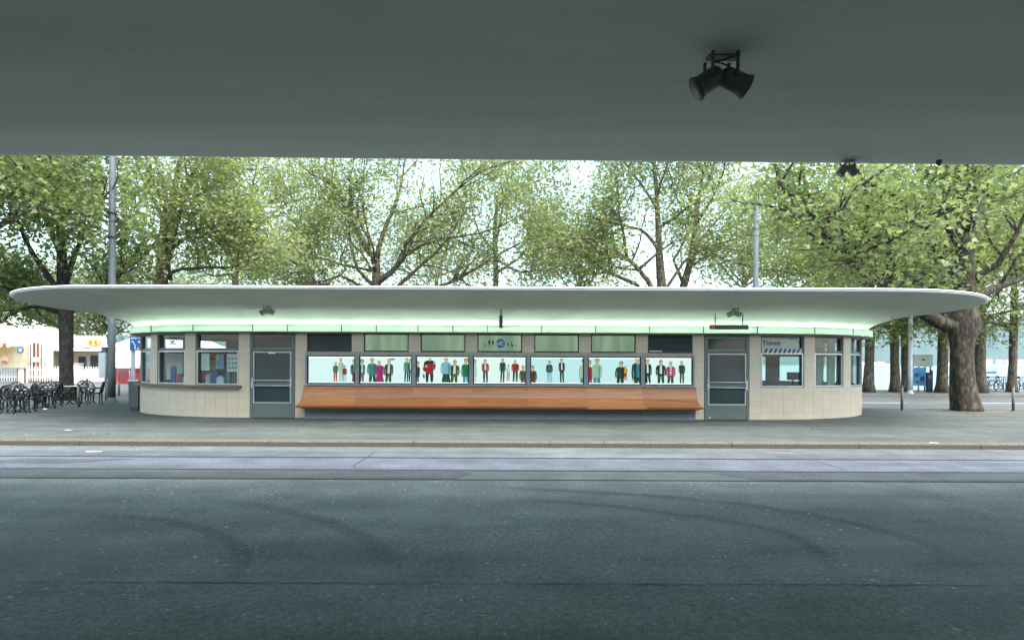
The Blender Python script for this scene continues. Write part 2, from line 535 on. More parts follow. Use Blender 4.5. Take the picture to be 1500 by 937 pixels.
# tram strip set into the road
sheet('track_bed', [(-70, 9.40), (70, 9.40), (70, 11.26), (-70, 11.26)], 0.004, M_track)
sheet('track_margin', [(-70, 8.66), (70, 8.66), (70, 9.36), (-70, 9.36)], 0.004, M_tpatch)
sheet('asphalt_patch', [(-0.5, 8.70), (-9.3, 8.72), (-8.6, 9.33), (-0.2, 9.33)], 0.008, asphalt('fresh_patch', (0.06, 0.065, 0.07), (0.08, 0.085, 0.09)))
sheet('asphalt_patch', [(4.2, 8.70), (40, 8.70), (40, 9.33), (3.5, 9.33)], 0.008, MATS['fresh_patch'])
sheet('asphalt_patch', [(-9.6, 9.9), (-7.5, 9.9), (-6.6, 10.35), (-8.6, 10.35)], 0.008, MATS['fresh_patch'])
for yy, wd in ((10.62, 0.055), (9.38, 0.05)):
    mb = MB(); mb.bb(-70, 70, yy - wd, yy + wd, -0.02, 0.009)
    r_ = tag(mb.build('tram_rail', M_steel), 'far steel tram rail let into the pale strip of the road' if yy > 10 else 'near steel tram rail along the edge of the pale road strip', 'rail', 'tram rails')
    mb = MB(); mb.bb(-70, 70, yy - 0.022, yy + 0.012, -0.01, 0.0115)
    mb.build('groove', M_black, r_)
for yy, wd, m_ in ((8.65, 0.022, M_black), (11.27, 0.03, M_tpatch)):
    mb = MB(); mb.bb(-70, 70, yy - wd, yy + wd, -0.02, 0.0055)
    tag(mb.build('joint_line', m_), kind='structure')
# transverse joints of the track bed, the long crack and the tyre marks
def ribbon(name, pts, wd, z, m, parent=None):
    pts = np.array(pts, float)
    tg = np.gradient(pts, axis=0); tg /= np.linalg.norm(tg, axis=1, keepdims=True)
    nm = np.stack([-tg[:, 1], tg[:, 0]], 1)
    if np.isscalar(wd): wd = [wd] * len(pts)
    mb = MB(); vv, ff = [], []
    for i in range(len(pts)):
        for k in (-1, -0.5, 0, 0.5, 1):
            q = pts[i] + nm[i] * wd[i] * k
            vv.append((q[0], q[1], z))
    for i in range(len(pts) - 1):
        for k in range(4):
            ff.append((i*5+k, i*5+k+1, (i+1)*5+k+1, (i+1)*5+k))
    mb.add(vv, ff)
    o = mb.build(name, m, parent)
    at = o.data.attributes.new('edge', 'FLOAT', 'POINT')
    n = len(pts)
    vals = []
    for i in range(n):
        e = min(1, 6 * min(i, n - 1 - i) / n)
        vals += [0, 0.8 * e, e, 0.8 * e, 0]
    at.data.foreach_set('value', vals)
    return o
def stain(name, c, strength, scale):
    m = bpy.data.materials.new(name)
    m.use_nodes = True
    nt = m.node_tree; nt.nodes.clear(); N, L = nt.nodes, nt.links
    at = N.new('ShaderNodeAttribute'); at.attribute_name = 'edge'
    tc = N.new('ShaderNodeTexCoord')
    n = N.new('ShaderNodeTexNoise'); n.inputs['Scale'].default_value = scale; n.inputs['Detail'].default_value = 5
    L.new(tc.outputs['Object'], n.inputs['Vector'])
    mu = N.new('ShaderNodeMath'); mu.operation = 'MULTIPLY'; L.new(at.outputs['Fac'], mu.inputs[0]); L.new(n.outputs['Fac'], mu.inputs[1])
    m2 = N.new('ShaderNodeMath'); m2.operation = 'MULTIPLY'; L.new(mu.outputs[0], m2.inputs[0]); m2.inputs[1].default_value = strength
    m2.use_clamp = True
    t = N.new('ShaderNodeBsdfTransparent'); p = N.new('ShaderNodeBsdfPrincipled')
    p.inputs['Base Color'].default_value = (*c, 1); p.inputs['Roughness'].default_value = 0.6
    mx = N.new('ShaderNodeMixShader'); o = N.new('ShaderNodeOutputMaterial')
    L.new(m2.outputs[0], mx.inputs[0]); L.new(t.outputs[0], mx.inputs[1]); L.new(p.outputs[0], mx.inputs[2]); L.new(mx.outputs[0], o.inputs[0])
    return m
M_tyre = stain('rubber_mark', (0.045, 0.05, 0.05), 0.5, 9.0)
M_crack = stain('crack_line', (0.02, 0.022, 0.023), 1.7, 3.2)  # dark tone of the asphalt cracks themselves
def road_pt(x, y):
    yc = y - (x - 750) * 0.0044; xc = x + (y - 468.5) * 0.0044
    dep = EYE[2] * FPX / (yc - 532)
    return (EYE[0] + (xc - 750) / FPX * dep, dep)
def smooth_pts(p, n=60):
    p = np.array(p, float)
    t = np.concatenate([[0], np.cumsum(np.linalg.norm(np.diff(p, axis=0), axis=1))])
    tt = np.linspace(0, t[-1], n)
    q = np.stack([np.interp(tt, t, p[:, k]) for k in range(p.shape[1])], 1)
    for _ in range(6):
        q[1:-1] = (q[:-2] + 2 * q[1:-1] + q[2:]) / 4
    return q
for k, pts in enumerate((
    [(120, 752), (235, 760), (300, 775), (340, 795), (360, 815), (350, 840), (320, 865)],
    [(300, 732), (390, 742), (475, 762), (540, 790), (565, 815), (572, 835)],
    [(750, 730), (900, 741), (1050, 760), (1140, 777), (1190, 800), (1215, 825), (1217, 845)],
    [(700, 712), (950, 725), (1100, 740), (1225, 760), (1325, 785), (1390, 810), (1430, 835)])):
    ribbon('tyre_mark', smooth_pts([road_pt(*q) for q in pts]), 0.115 + 0.02 * (k % 2), 0.006, M_tyre, road)
ck = [road_pt(x, 852 + 0.004 * (x - 100)) for x in range(-100, 1700, 20)]
ck = [(a, b + rng.uniform(-0.012, 0.012)) for a, b in ck]
ribbon('crack', ck, [rng.uniform(0.004, 0.016) for _ in ck], 0.005, M_crack, road)
for a, b in (((512, 686), (550, 662)), ((1190, 674), (1245, 690))):
    pa, pb = road_pt(*a), road_pt(*b)
    ribbon('crack', [(pa[0] + (pb[0]-pa[0])*t/8, pa[1] + (pb[1]-pa[1])*t/8) for t in range(9)], 0.018, 0.0065, M_crack, road)
# pale flat bits and a gully cover
def disc(name, x, y, z, rx, ry, m, parent=None, n=20):
    mb = MB()
    vv = [(x + rx * math.cos(2*PI*k/n), y + ry * math.sin(2*PI*k/n), z) for k in range(n)] + [(x + rx * math.cos(2*PI*k/n), y + ry * math.sin(2*PI*k/n), z - 0.02) for k in range(n)]
    mb.add(vv, [tuple(range(n))] + [(k, k + n, (k+1) % n + n, (k+1) % n) for k in range(n)])
    return mb.build(name, m, parent)
gx, gy = road_pt(1143, 659)
disc('gully_cover', gx, gy, 0.007, 0.16, 0.13, mat('cast_cover', (0.10, 0.085, 0.06), (0.15, 0.12, 0.09), 30, 0.7), road)
for a, b, c_ in ((137, 661, 0.14), (10, 688, 0.15)):
    gx, gy = road_pt(a, b)
    disc('paint_mark', gx, gy, 0.0075, c_ * 1.2, 0.06, M_zinc, road)

# pavement island with kerb stones
PZ = 0.12
pave = MB()
pv = [(-70, 12.25), (70, 12.25), (70, 21.3), (6, 21.3), (6, 28.2), (-70, 28.2)]
pave.add([(x, y, PZ) for x, y in pv], [tuple(range(6))])
pave = tag(pave.build('pavement', M_pave), kind='structure')
js = [-20.2, -17.3, -14.6, -11.8, -8.93, -4.87, -1.75, 1.21, 2.37, 5.11, 7.87, 10.49, 13.3, 16.0, 18.9, 21.8]
for a, b in zip(js[:-1], js[1:]):
    mb = MB(); g = 0.008
    pf = [(12.0, -0.02), (12.0, 0.095), (12.03, 0.125), (12.245, 0.125), (12.245, -0.02)]
    vv = [(a + g, y, z) for y, z in pf] + [(b - g, y, z) for y, z in pf]
    mb.add(vv, [(0,1,2,3,4), (9,8,7,6,5)] + [(k, k+5, (k+1) % 5 + 5, (k+1) % 5) for k in range(5)])
    mb.build('kerb_stone', M_kerb, pave)
mb = MB()
mb.bb(-70, -20.2, 12.0, 12.245, -0.02, 0.124); mb.bb(21.8, 70, 12.0, 12.245, -0.02, 0.124)
mb.bb(-20.2, 21.8, 12.012, 12.24, -0.02, 0.1)
tag(mb.build('kerb_run', M_kerb, pave), kind='stuff')
mb = MB()
mb.bb(6.3, 70, 21.3, 21.55, -0.02, 0.124); mb.bb(-70, 6, 28.2, 28.45, -0.02, 0.124); mb.bb(6, 6.3, 21.3, 28.45, -0.02, 0.124)
tag(mb.build('rear_kerb', M_kerb), kind='structure')
mb = MB()
mb.bb(8, 400, 31.95, 38.0, -1.6, 0.118); mb.bb(8, 400, 31.8, 31.95, -0.1, 0.124)
tag(mb.build('quay_promenade', mat('quay_paving', (0.12, 0.115, 0.10), (0.17, 0.165, 0.145), 1.5, 0.8)), kind='structure')
for k in range(5):
    mb = MB(); mb.bb(16 + 6 * k, 19.2 + 6 * k, 26.6, 26.72, 0.003, 0.006)
    mb.build('lane_line', M_white, road2)
# earth ring round the near tree
gp = P(1412, 599, 20.9)
mb = MB(); vv = []
for k in range(26):
    a = 2 * PI * k / 26; rr = 1 + 0.25 * math.sin(3 * a + 1) + 0.1 * math.sin(7 * a)
    vv.append((17.5 + 1.35 * rr * math.cos(a), 20.35 + 0.75 * rr * math.sin(a), PZ + 0.006))
mb.add(vv, [tuple(range(26))])
tag(mb.build('soil_patch', mat('dry_earth', (0.085, 0.072, 0.048), (0.13, 0.11, 0.07), 12, 0.95)), kind='structure')

# lake
m = bpy.data.materials.new('lake_water'); nt, p = nodes_of(m)
p.inputs['Base Color'].default_value = (0.10, 0.14, 0.15, 1); p.inputs['Roughness'].default_value = 0.16
n = nt.nodes.new('ShaderNodeTexNoise'); n.inputs['Scale'].default_value = 1.4; n.inputs['Detail'].default_value = 4
tc = nt.nodes.new('ShaderNodeTexCoord'); nt.links.new(tc.outputs['Object'], n.inputs['Vector'])
b_ = nt.nodes.new('ShaderNodeBump'); b_.inputs['Strength'].default_value = 0.25; b_.inputs['Distance'].default_value = 0.08
nt.links.new(n.outputs['Fac'], b_.inputs['Height']); nt.links.new(b_.outputs[0], p.inputs['Normal'])
mb = MB(); mb.add([(14, 37.9, -0.9), (FAR, 37.9, -0.9), (FAR, FAR, -0.9), (14, FAR, -0.9)], [(0, 1, 2, 3)])
tag(mb.build('lake', m), kind='structure')
# far shore and ridge
mb = MB(); vv, ff = [], []
nx = 120
hz = []
for i in range(nx + 1):
    x = -5000 + 12500 * i / nx
    t = (x + 5000) / 12500
    h = 215 + 225 * min(1, max(0, (t - 0.25) / 0.35)) + 35 * math.sin(7 * t + 1) + 22 * math.sin(19 * t) + 9 * math.sin(53 * t)
    for k, (dy, hh) in enumerate(((0, -2), (150, 0.10), (500, 0.33), (900, 0.62), (1300, 0.9), (1500, 1.0), (2300, 0.75))):
        jit = 1 + 0.06 * math.sin(i * 1.7 + k * 2.1)
        vv.append((x, 4200 + dy, -2 if hh < 0 else h * hh * jit))
for i in range(nx):
    for k in range(6):
        ff.append((i*7+k, (i+1)*7+k, (i+1)*7+k+1, i*7+k+1))
mb.add(vv, ff, 0, True)
tag(mb.build('hills', mat('wooded_slope', (0.020, 0.045, 0.022), (0.045, 0.075, 0.035), 0.012, 0.95, detail=8)), kind='structure')

# ================================================================ the tiled pavilion
BX0, BA, BB_, YF = 7.6, 5.2, 3.5, 17.0
_t = np.linspace(0, PI, 600)
_ox = np.concatenate([[0], BX0 + BA * np.sin(_t), [0]])
_oy = np.concatenate([[YF], YF + BB_ * (1 - np.cos(_t)), [YF + 2 * BB_]])
_ou = np.concatenate([[0], np.cumsum(np.hypot(np.diff(_ox), np.diff(_oy)))])
UTOT = float(_ou[-1])
def O(u, n=0.0):
    """point of the wall line at u metres round from the front middle (left negative), n metres outward"""
    s_ = -1 if u < 0 else 1
    a = abs(u)
    x = float(np.interp(a, _ou, _ox)); y = float(np.interp(a, _ou, _oy))
    e = 0.05
    a0, a1 = max(0, a - e), min(UTOT, a + e)
    dx = float(np.interp(a1, _ou, _ox) - np.interp(a0, _ou, _ox)); dy = float(np.interp(a1, _ou, _oy) - np.interp(a0, _ou, _oy))
    l = math.hypot(dx, dy)
    return (s_ * (x + n * dy / l), y - n * dx / l)
def cbox(mb, u0, u1, z0, z1, n0, n1, mi=0, du=0.3, inner=None):
    if u0 > u1: u0, u1 = u1, u0
    flat = max(abs(u0), abs(u1)) <= BX0 + 1e-6
    k = 1 if flat else max(1, int(math.ceil((u1 - u0) / du)))
    vv, ff = [], []
    for i in range(k + 1):
        u = u0 + (u1 - u0) * i / k
        a, b = O(u, n0), O(u, n1)
        vv += [(*a, z0), (*b, z0), (*b, z1), (*a, z1)]
    for i in range(k):
        q = i * 4
        for c in range(4):
            c2 = (c + 1) % 4
            ff.append((q + c, q + 4 + c, q + 4 + c2, q + c2))
    ins = [j for j in range(len(ff)) if j % 4 == 3]
    ff += [(0, 1, 2, 3), (k*4 + 3, k*4 + 2, k*4 + 1, k*4)]
    k0 = len(mb.f)
    mb.add(vv, ff, mi)
    if inner is not None:
        for j in ins: mb.mi[k0 + j] = inner
    return mb

WT = 2.75
kiosk = thing('tram_stop_pavilion', (0, 20.5, PZ), 'long low tiled tram-stop pavilion with rounded ends and sweeping flat roof', 'pavilion')
WINS = [(7.97, 9.42), (9.82, 11.12), (11.56, 12.80)]
BWINS = [(UTOT - b, UTOT - a) for a, b in WINS[::-1]]
ENDW = [(13.2, 14.3), (14.7, 15.8)]
SILL, BEAM0, BEAM1, WTOP = 1.10, 2.13, 2.24, 2.70
allw = WINS + ENDW + BWINS
wall = MB()
T0, T1 = -0.20, -0.001
for s_ in (-1, 1):
    edges = [7.62] + [v for w_ in allw for v in w_] + [UTOT - 7.6]
    cbox(wall, s_ * 7.62, s_ * (UTOT - 0.0), PZ, SILL, T0, T1, inner=1)
    for a, b in zip(edges[0::2], edges[1::2]):
        cbox(wall, s_ * a, s_ * b, SILL, WTOP, T0, T1, inner=1)
    cbox(wall, s_ * (UTOT - 7.6), s_ * UTOT, SILL, WTOP, T0, T1, inner=1)
    cbox(wall, s_ * 5.92, s_ * 6.24, PZ, WTOP, T0, T1, inner=1)
    cbox(wall, 0, s_ * UTOT, WTOP, WT, T0 + 0.003, T1 - 0.004)
cbox(wall, -5.92, 5.92, PZ, 2.14, T0, T1, inner=1)
TR = [((k - 3) * 1.733 - 0.683, (k - 3) * 1.733 + 0.683) for k in range(7)]
ed = [-5.92] + [v for t_ in TR for v in t_] + [5.92]
for a, b in zip(ed[0::2], ed[1::2]):
    cbox(wall, a, b, 2.14, WTOP, T0, T1, inner=1)
wall = wall.build('wall', [M_grout, M_int], kiosk)
# glazed tiles, one by one
def tiles(u0, u1, z0, z1, tw=0.36, th=0.2):
    nu = max(1, round(abs(u1 - u0) / tw)); nz = max(1, round((z1 - z0) / th))
    for i in range(nu):
        for j in range(nz):
            a = u0 + (u1 - u0) * i / nu; b = u0 + (u1 - u0) * (i + 1) / nu
            c = z0 + (z1 - z0) * j / nz; e = z0 + (z1 - z0) * (j + 1) / nz
            g = 0.0035 if u1 > u0 else -0.0035
            mb = MB()
            cbox(mb, a + g, b - g, c + 0.0035, e - 0.0035, -0.0005, 0.010 + rng.uniform(-0.0012, 0.0012), du=0.2)
            mb.build('tile', rng.choice(M_tile), wall)
for s_ in (-1, 1):
    tiles(s_ * 7.62, s_ * 13.02, PZ, SILL)
    for a, b in ((7.62, 7.97), (9.42, 9.82), (11.12, 11.56), (12.80, 13.2)):
        tiles(s_ * a, s_ * b, SILL, WTOP)
    tiles(s_ * 5.92, s_ * 6.24, PZ, WTOP)
for a, b in zip(ed[0::2], ed[1::2]):
    tiles(a, b, 2.15, WTOP, th=0.19)
# windows
def window(s_, u0, u1, lower_alu=True, front=True):
    a, b = s_ * u0, s_ * u1
    if a > b: a, b = b, a
    mb = MB(); f = 0.05
    for (p0, p1, q0, q1) in ((a, a + f, SILL, WTOP), (b - f, b, SILL, WTOP), (a + f, b - f, WTOP - f, WTOP), (a + f, b - f, SILL, SILL + f), (a + f, b - f, BEAM0, BEAM1)):
        cbox(mb, p0, p1, q0, q1, -0.15, -0.04)
    w_ = mb.build('window', M_door, kiosk)
    for z0, z1 in ((SILL + f, BEAM0), (BEAM1, WTOP - f)):
        mb = MB(); cbox(mb, a + f, b - f, z0, z1, -0.105, -0.095)
        mb.build('pane', M_glass, w_)
    if front:
        mb = MB(); q = 0.035
        z0, z1 = SILL + 0.02, BEAM0 + 0.03
        for (p0, p1, c, e) in ((a + 0.02, a + 0.02 + q, z0, z1), (b - 0.02 - q, b - 0.02, z0, z1), (a + 0.02 + q, b - 0.02 - q, z0, z0 + q), (a + 0.02 + q, b - 0.02 - q, z1 - q, z1)):
            cbox(mb, p0, p1, c, e, -0.045, -0.012)
        mb.build('window_trim', M_alu, w_)
    return w_
W = {}
for s_ in (-1, 1):
    for k, (a, b) in enumerate(WINS): W[(s_, k)] = window(s_, a, b)
    for a, b in BWINS + ENDW: window(s_, a, b, front=False)
# counter ledge under the left windows
mb = MB(); cbox(mb, -13.4, -7.86, SILL - 0.06, SILL - 0.005, 0.012, 0.20, du=0.15)
mb.build('counter_ledge', M_sill, kiosk)
# doors
def door(s_):
    x0, x1 = (6.245, 7.615)
    a, b = (x0, x1) if s_ > 0 else (-x1, -x0)
    mb = MB(); y = YF
    mb.bb(a, a + 0.09, y - 0.03, y + 0.12, PZ, WTOP - 0.001); mb.bb(b - 0.09, b, y - 0.03, y + 0.12, PZ, WTOP - 0.001)
    mb.bb(a + 0.09, b - 0.09, y - 0.03, y + 0.12, WTOP - 0.08, WTOP - 0.001)
    mb.bb(a + 0.09, b - 0.09, y - 0.028, y + 0.12, 2.17, 2.23)
    d_ = mb.build('door', M_door, kiosk)
    l, r = a + 0.09, b - 0.09
    mb = MB()
    mb.bb(l + 0.004, r - 0.004, y - 0.015, y + 0.05, PZ + 0.012, 0.60); mb.bb(l + 0.004, l + 0.05, y - 0.015, y + 0.05, 0.60, 2.16)
    mb.bb(r - 0.05, r - 0.004, y - 0.015, y + 0.05, 0.60, 2.16); mb.bb(l + 0.05, r - 0.05, y - 0.015, y + 0.05, 2.10, 2.16)
    mb.bb(l + 0.05, r - 0.05, y - 0.013, y + 0.05, 1.12, 1.24)
    mb.build('door_leaf', M_door, d_)
    def trim(x0, x1, z0, z1, q=0.032):
        t = MB(); y0, y1 = y - 0.036, y - 0.0155
        t.bb(x0, x0 + q, y0, y1, z0, z1); t.bb(x1 - q, x1, y0, y1, z0, z1)
        t.bb(x0 + q, x1 - q, y0, y1, z0, z0 + q); t.bb(x0 + q, x1 - q, y0, y1, z1 - q, z1)
        t.build('door_trim', M_alu, d_)
    trim(l + 0.02, r - 0.02, 0.565, 2.135)
    for z0, z1 in ((0.60, 1.12), (1.24, 2.10)):
        t = MB(); t.bb(l + 0.05, r - 0.05, y + 0.004, y + 0.02, z0, z1); t.build('pane', M_dglass, d_)
    t = MB(); t.bb(l, r, y + 0.02, y + 0.03, 2.23, WTOP - 0.08); t.build('pane', M_dglass, d_)
    trim2 = MB(); q = 0.02
    for X0, X1, Z0, Z1 in ((l, l + q, 2.235, 2.615), (r - q, r, 2.235, 2.615), (l + q, r - q, 2.235, 2.235 + q), (l + q, r - q, 2.615 - q, 2.615)):
        trim2.bb(X0, X1, y - 0.002, y + 0.0195, Z0, Z1)
    trim2.build('door_trim', M_frame, d_)
    for z in (1.10, 1.26):
        t = MB(); t.tube([(l - 0.01, y - 0.075, z), (r + 0.01, y - 0.075, z)], 0.019, 8); t.build('push_bar', M_alu, d_)
    for x in (l + 0.012, r - 0.012):
        t = MB(); t.bb(x - 0.03, x + 0.03, y - 0.085, y - 0.037, 1.03, 1.33); t.build('bar_bracket', M_alu, d_)
    t = MB(); t.tube([(r - 0.13, y - 0.05, 1.18), (r - 0.02, y - 0.05, 1.18)], 0.012, 6); t.build('handle', M_alu, d_)
    if s_ < 0:
        t = MB(); t.bb((l + r) / 2 - 0.11, (l + r) / 2 + 0.10, y - 0.042, y - 0.0365, 2.075, 2.12); t.build('door_plate', M_signwhite, d_)
    else:
        t = MB(); t.bb(l + 0.06, l + 0.10, y - 0.02, y - 0.0155, 0.15, 0.20); t.build('sticker', M_signwhite, d_)
    return d_
door(-1); door(1)
# transoms over the display cases
def litglass(name, c, s, c2, s2):
    m = bpy.data.materials.new(name); m.use_nodes = True
    nt = m.node_tree; nt.nodes.clear(); N, L = nt.nodes, nt.links
    tc = N.new('ShaderNodeTexCoord'); mp = N.new('ShaderNodeMapping'); mp.inputs['Scale'].default_value = (1.0, 1.0, 0.15)
    n = N.new('ShaderNodeTexNoise'); n.inputs['Scale'].default_value = 2.3; n.inputs['Detail'].default_value = 2
    L.new(tc.outputs['Object'], mp.inputs[0]); L.new(mp.outputs[0], n.inputs['Vector'])
    r = N.new('ShaderNodeValToRGB'); e = r.color_ramp.elements
    e[0].position = 0.45; e[1].position = 0.72
    e[0].color = (*[v * s for v in c], 1); e[1].color = (*[v * s2 for v in c2], 1)
    L.new(n.outputs['Fac'], r.inputs[0])
    em = N.new('ShaderNodeEmission'); L.new(r.outputs[0], em.inputs['Color'])
    g = N.new('ShaderNodeBsdfGlossy'); g.inputs['Roughness'].default_value = 0.25
    f = N.new('ShaderNodeFresnel'); f.inputs['IOR'].default_value = 1.4
    mx = N.new('ShaderNodeMixShader'); o = N.new('ShaderNodeOutputMaterial')
    L.new(f.outputs[0], mx.inputs[0]); L.new(em.outputs[0], mx.inputs[1]); L.new(g.outputs[0], mx.inputs[2]); L.new(mx.outputs[0], o.inputs[0])
    return m
M_lit = litglass('lit_frosted_glass', (0.145, 0.235, 0.155), 0.24, (0.25, 0.34, 0.22), 0.26)
wc = None
for k, (a, b) in enumerate(TR):
    mb = MB(); q = 0.035; z0, z1 = 2.15, WTOP - 0.002; y0, y1 = YF + 0.02, YF + 0.09
    mb.bb(a, a + q, y0, y1, z0, z1); mb.bb(b - q, b, y0, y1, z0, z1); mb.bb(a + q, b - q, y0, y1, z0, z0 + q); mb.bb(a + q, b - q, y0, y1, z1 - q, z1)
    t_ = mb.build('transom_window', M_dark, kiosk)
    mb = MB(); mb.bb(a + q, b - q, y0 + 0.03, y0 + 0.04, z0 + q, z1 - q)
    pn = mb.build('pane', M_slate if k == 0 else M_dglass if k == 6 else M_lit, t_)
    if k == 3: wc = t_
    if k == 6:
        mb = MB(); mb.bb(a + 0.06, a + 0.45, y0 + 0.01, y0 + 0.028, z0 + q, z0 + q + 0.03)
        mb.build('window_ledge_item', M_white, t_)
# toilet signs printed on the middle transom
def flat(name, polys, y, m, parent, th=0.0015):
    mb = MB()
    for pl in polys: mb.prism(pl, y - th, y)
    return mb.build(name, m, parent)
def circ(x, z, r, n=24, rz=None):
    rz = rz or r
    return [(x + r * math.cos(2*PI*k/n), z + rz * math.sin(2*PI*k/n)) for k in range(n)]
YS = YF + 0.048
cx, cz = 0.02, 2.42
flat('round_sign', [circ(cx, cz, 0.135)], YS, M_blue, wc)
text('WC', 0.13, (cx - 0.02, YS - 0.004, cz - 0.025), M_signwhite, wc, bold=0.004)
text('züri', 0.08, (cx + 0.035, YS - 0.004, cz + 0.05), M_signwhite, wc, bold=0.002)
def man(x, z, h, skirt=False):
    w_ = h * 0.17
    body = [(x - w_, z + h * 0.78), (x + w_, z + h * 0.78), (x + w_ * (1.25 if skirt else 1), z + h * 0.36), (x + w_ * 0.55, z + h * 0.34), (x + w_ * 0.5, z), (x - w_ * 0.5, z), (x - w_ * 0.55, z + h * 0.34), (x - w_ * (1.25 if skirt else 1), z + h * 0.36)]
    return [body, circ(x, z + h * 0.9, h * 0.1, 12)]
flat('pictogram', man(-0.32, 2.36, 0.17, True) + man(-0.215, 2.36, 0.17), YS, M_ink, wc)
flat('arrow', [[(-0.46, 2.345), (-0.16, 2.325), (-0.16, 2.317), (-0.47, 2.333)], [(-0.475, 2.42), (-0.44, 2.40), (-0.455, 2.335), (-0.47, 2.338)]], YS, M_ink, wc)
flat('pictogram', man(0.25, 2.335, 0.115), YS, M_ink, wc)
flat('wheelchair_pictogram', [circ(0.375, 2.365, 0.03, 14), [(0.35, 2.44), (0.362, 2.44), (0.375, 2.385), (0.40, 2.38), (0.42, 2.345), (0.408, 2.343), (0.39, 2.37), (0.36, 2.375)], circ(0.356, 2.452, 0.013, 10)], YS, M_ink, wc)
flat('arrow', [[(0.24, 2.322), (0.45, 2.327), (0.49, 2.345), (0.48, 2.35), (0.45, 2.335), (0.24, 2.33)], [(0.475, 2.40), (0.50, 2.41), (0.495, 2.345), (0.482, 2.345)]], YS, M_ink, wc)
# display cases with back-lit photographs
DC = [-5.90, -4.32, -2.60, -0.865, 0.87, 2.62, 4.345, 5.92]
PS = 0.19
POSTER_C = [(0.78, 0.95, 0.95), (0.80, 0.95, 0.93), (0.84, 0.97, 0.93), (0.84, 0.97, 0.92), (0.58, 0.86, 0.86), (0.62, 0.87, 0.87), (0.78, 0.95, 0.92)]
SKIN = 'd9b98c'
FIG = [
 [(491.7,530,559,7,'5a7a5a','c04038','a8803c',0), (500,524,560,7.5,'c4d8c0','c0d4b4','c8b050',0), (505.5,534.5,560.5,6.5,'a83030','bcd4e4','6a5a30',0), (520.5,526,569,12,'3a5050','8a3030','5a3a28',1)],
 [(529.5,526,569,8,'2f6a62','8a2a3a','5a3a28',1), (545.5,524,571,14,'4a8a86','34604e','b8a070',0), (557,528,568,14,'b03a7c','b03a7c','c8b080',2), (569,525,572,12.5,'465a42','465a42','c8bc98',1), (595,523.5,559.5,8.5,'58a088','24588c','a8a058',0), (602,525.5,560.5,8.5,'33443a','38523a','5a5a38',1)],
 [(611.5,529,572,7,'28362e','28362e','3a2a20',0), (629.5,521,561,16,'2c3c34','2a443c','c8a048',3), (654,522,570,14.5,'8cc4d8','2f5c50','8a6a38',2), (665,527,571,14,'4c6a3a','4c6a3a','8a7a40',1), (683,524,576,12.5,'247c54','54a4cc','3a3a28',0)],
 [(696.5,526,571,6,'c0dcd0','c0dcd0','6a8a68',0), (711,526,560,10,'b04840','2f4c3c','7a6a30',1), (735.5,524,561,8.5,'2a5c50','2a5c50','8a8a48',0), (744,534,557,6,'dcecec','e09048','5a4a30',0), (754.5,527,558,10.5,'b03840','2f4c44','a89858',0), (767,535,577,11,'5c5c3c','a03844','a8a870',0)],
 [(780,535,578,11,'5a4c38','983038','8a7a58',0), (805.5,528,560.5,9,'4a4c3a','94d0e0','6a6048',4), (823,524,562,8.5,'2a3c34','2a3c34','5a5038',1), (853,525,580,14,'b8c4ac','38809c','5a3a28',5)],
 [(864,527,582,8,'a83040','a83040','6a4a38',0), (874.5,524,579,14,'a4ccb0','4090ac','7a7040',0), (908,529,576,14.5,'34483e','34483e','4a3828',0), (915.3,535.5,556,6,'e0bc28','d04830','3a2a20',0), (934.5,519,592,17,'344a3a','344a3a','6a5040',4)],
 [(949,525,571,11,'2c3c36','2c3c36','b89870',1), (967.5,527,571,14,'2c4438','346058','6a5a30',1), (980.5,529,572,13,'b0607c','3c5c4c','c8b878',6), (998,528.5,562.5,9,'38503f','38503f','c0a050',0)]]
def emit_hex(h, s=PS):
    return emat('print_' + h, rgb(h), s)
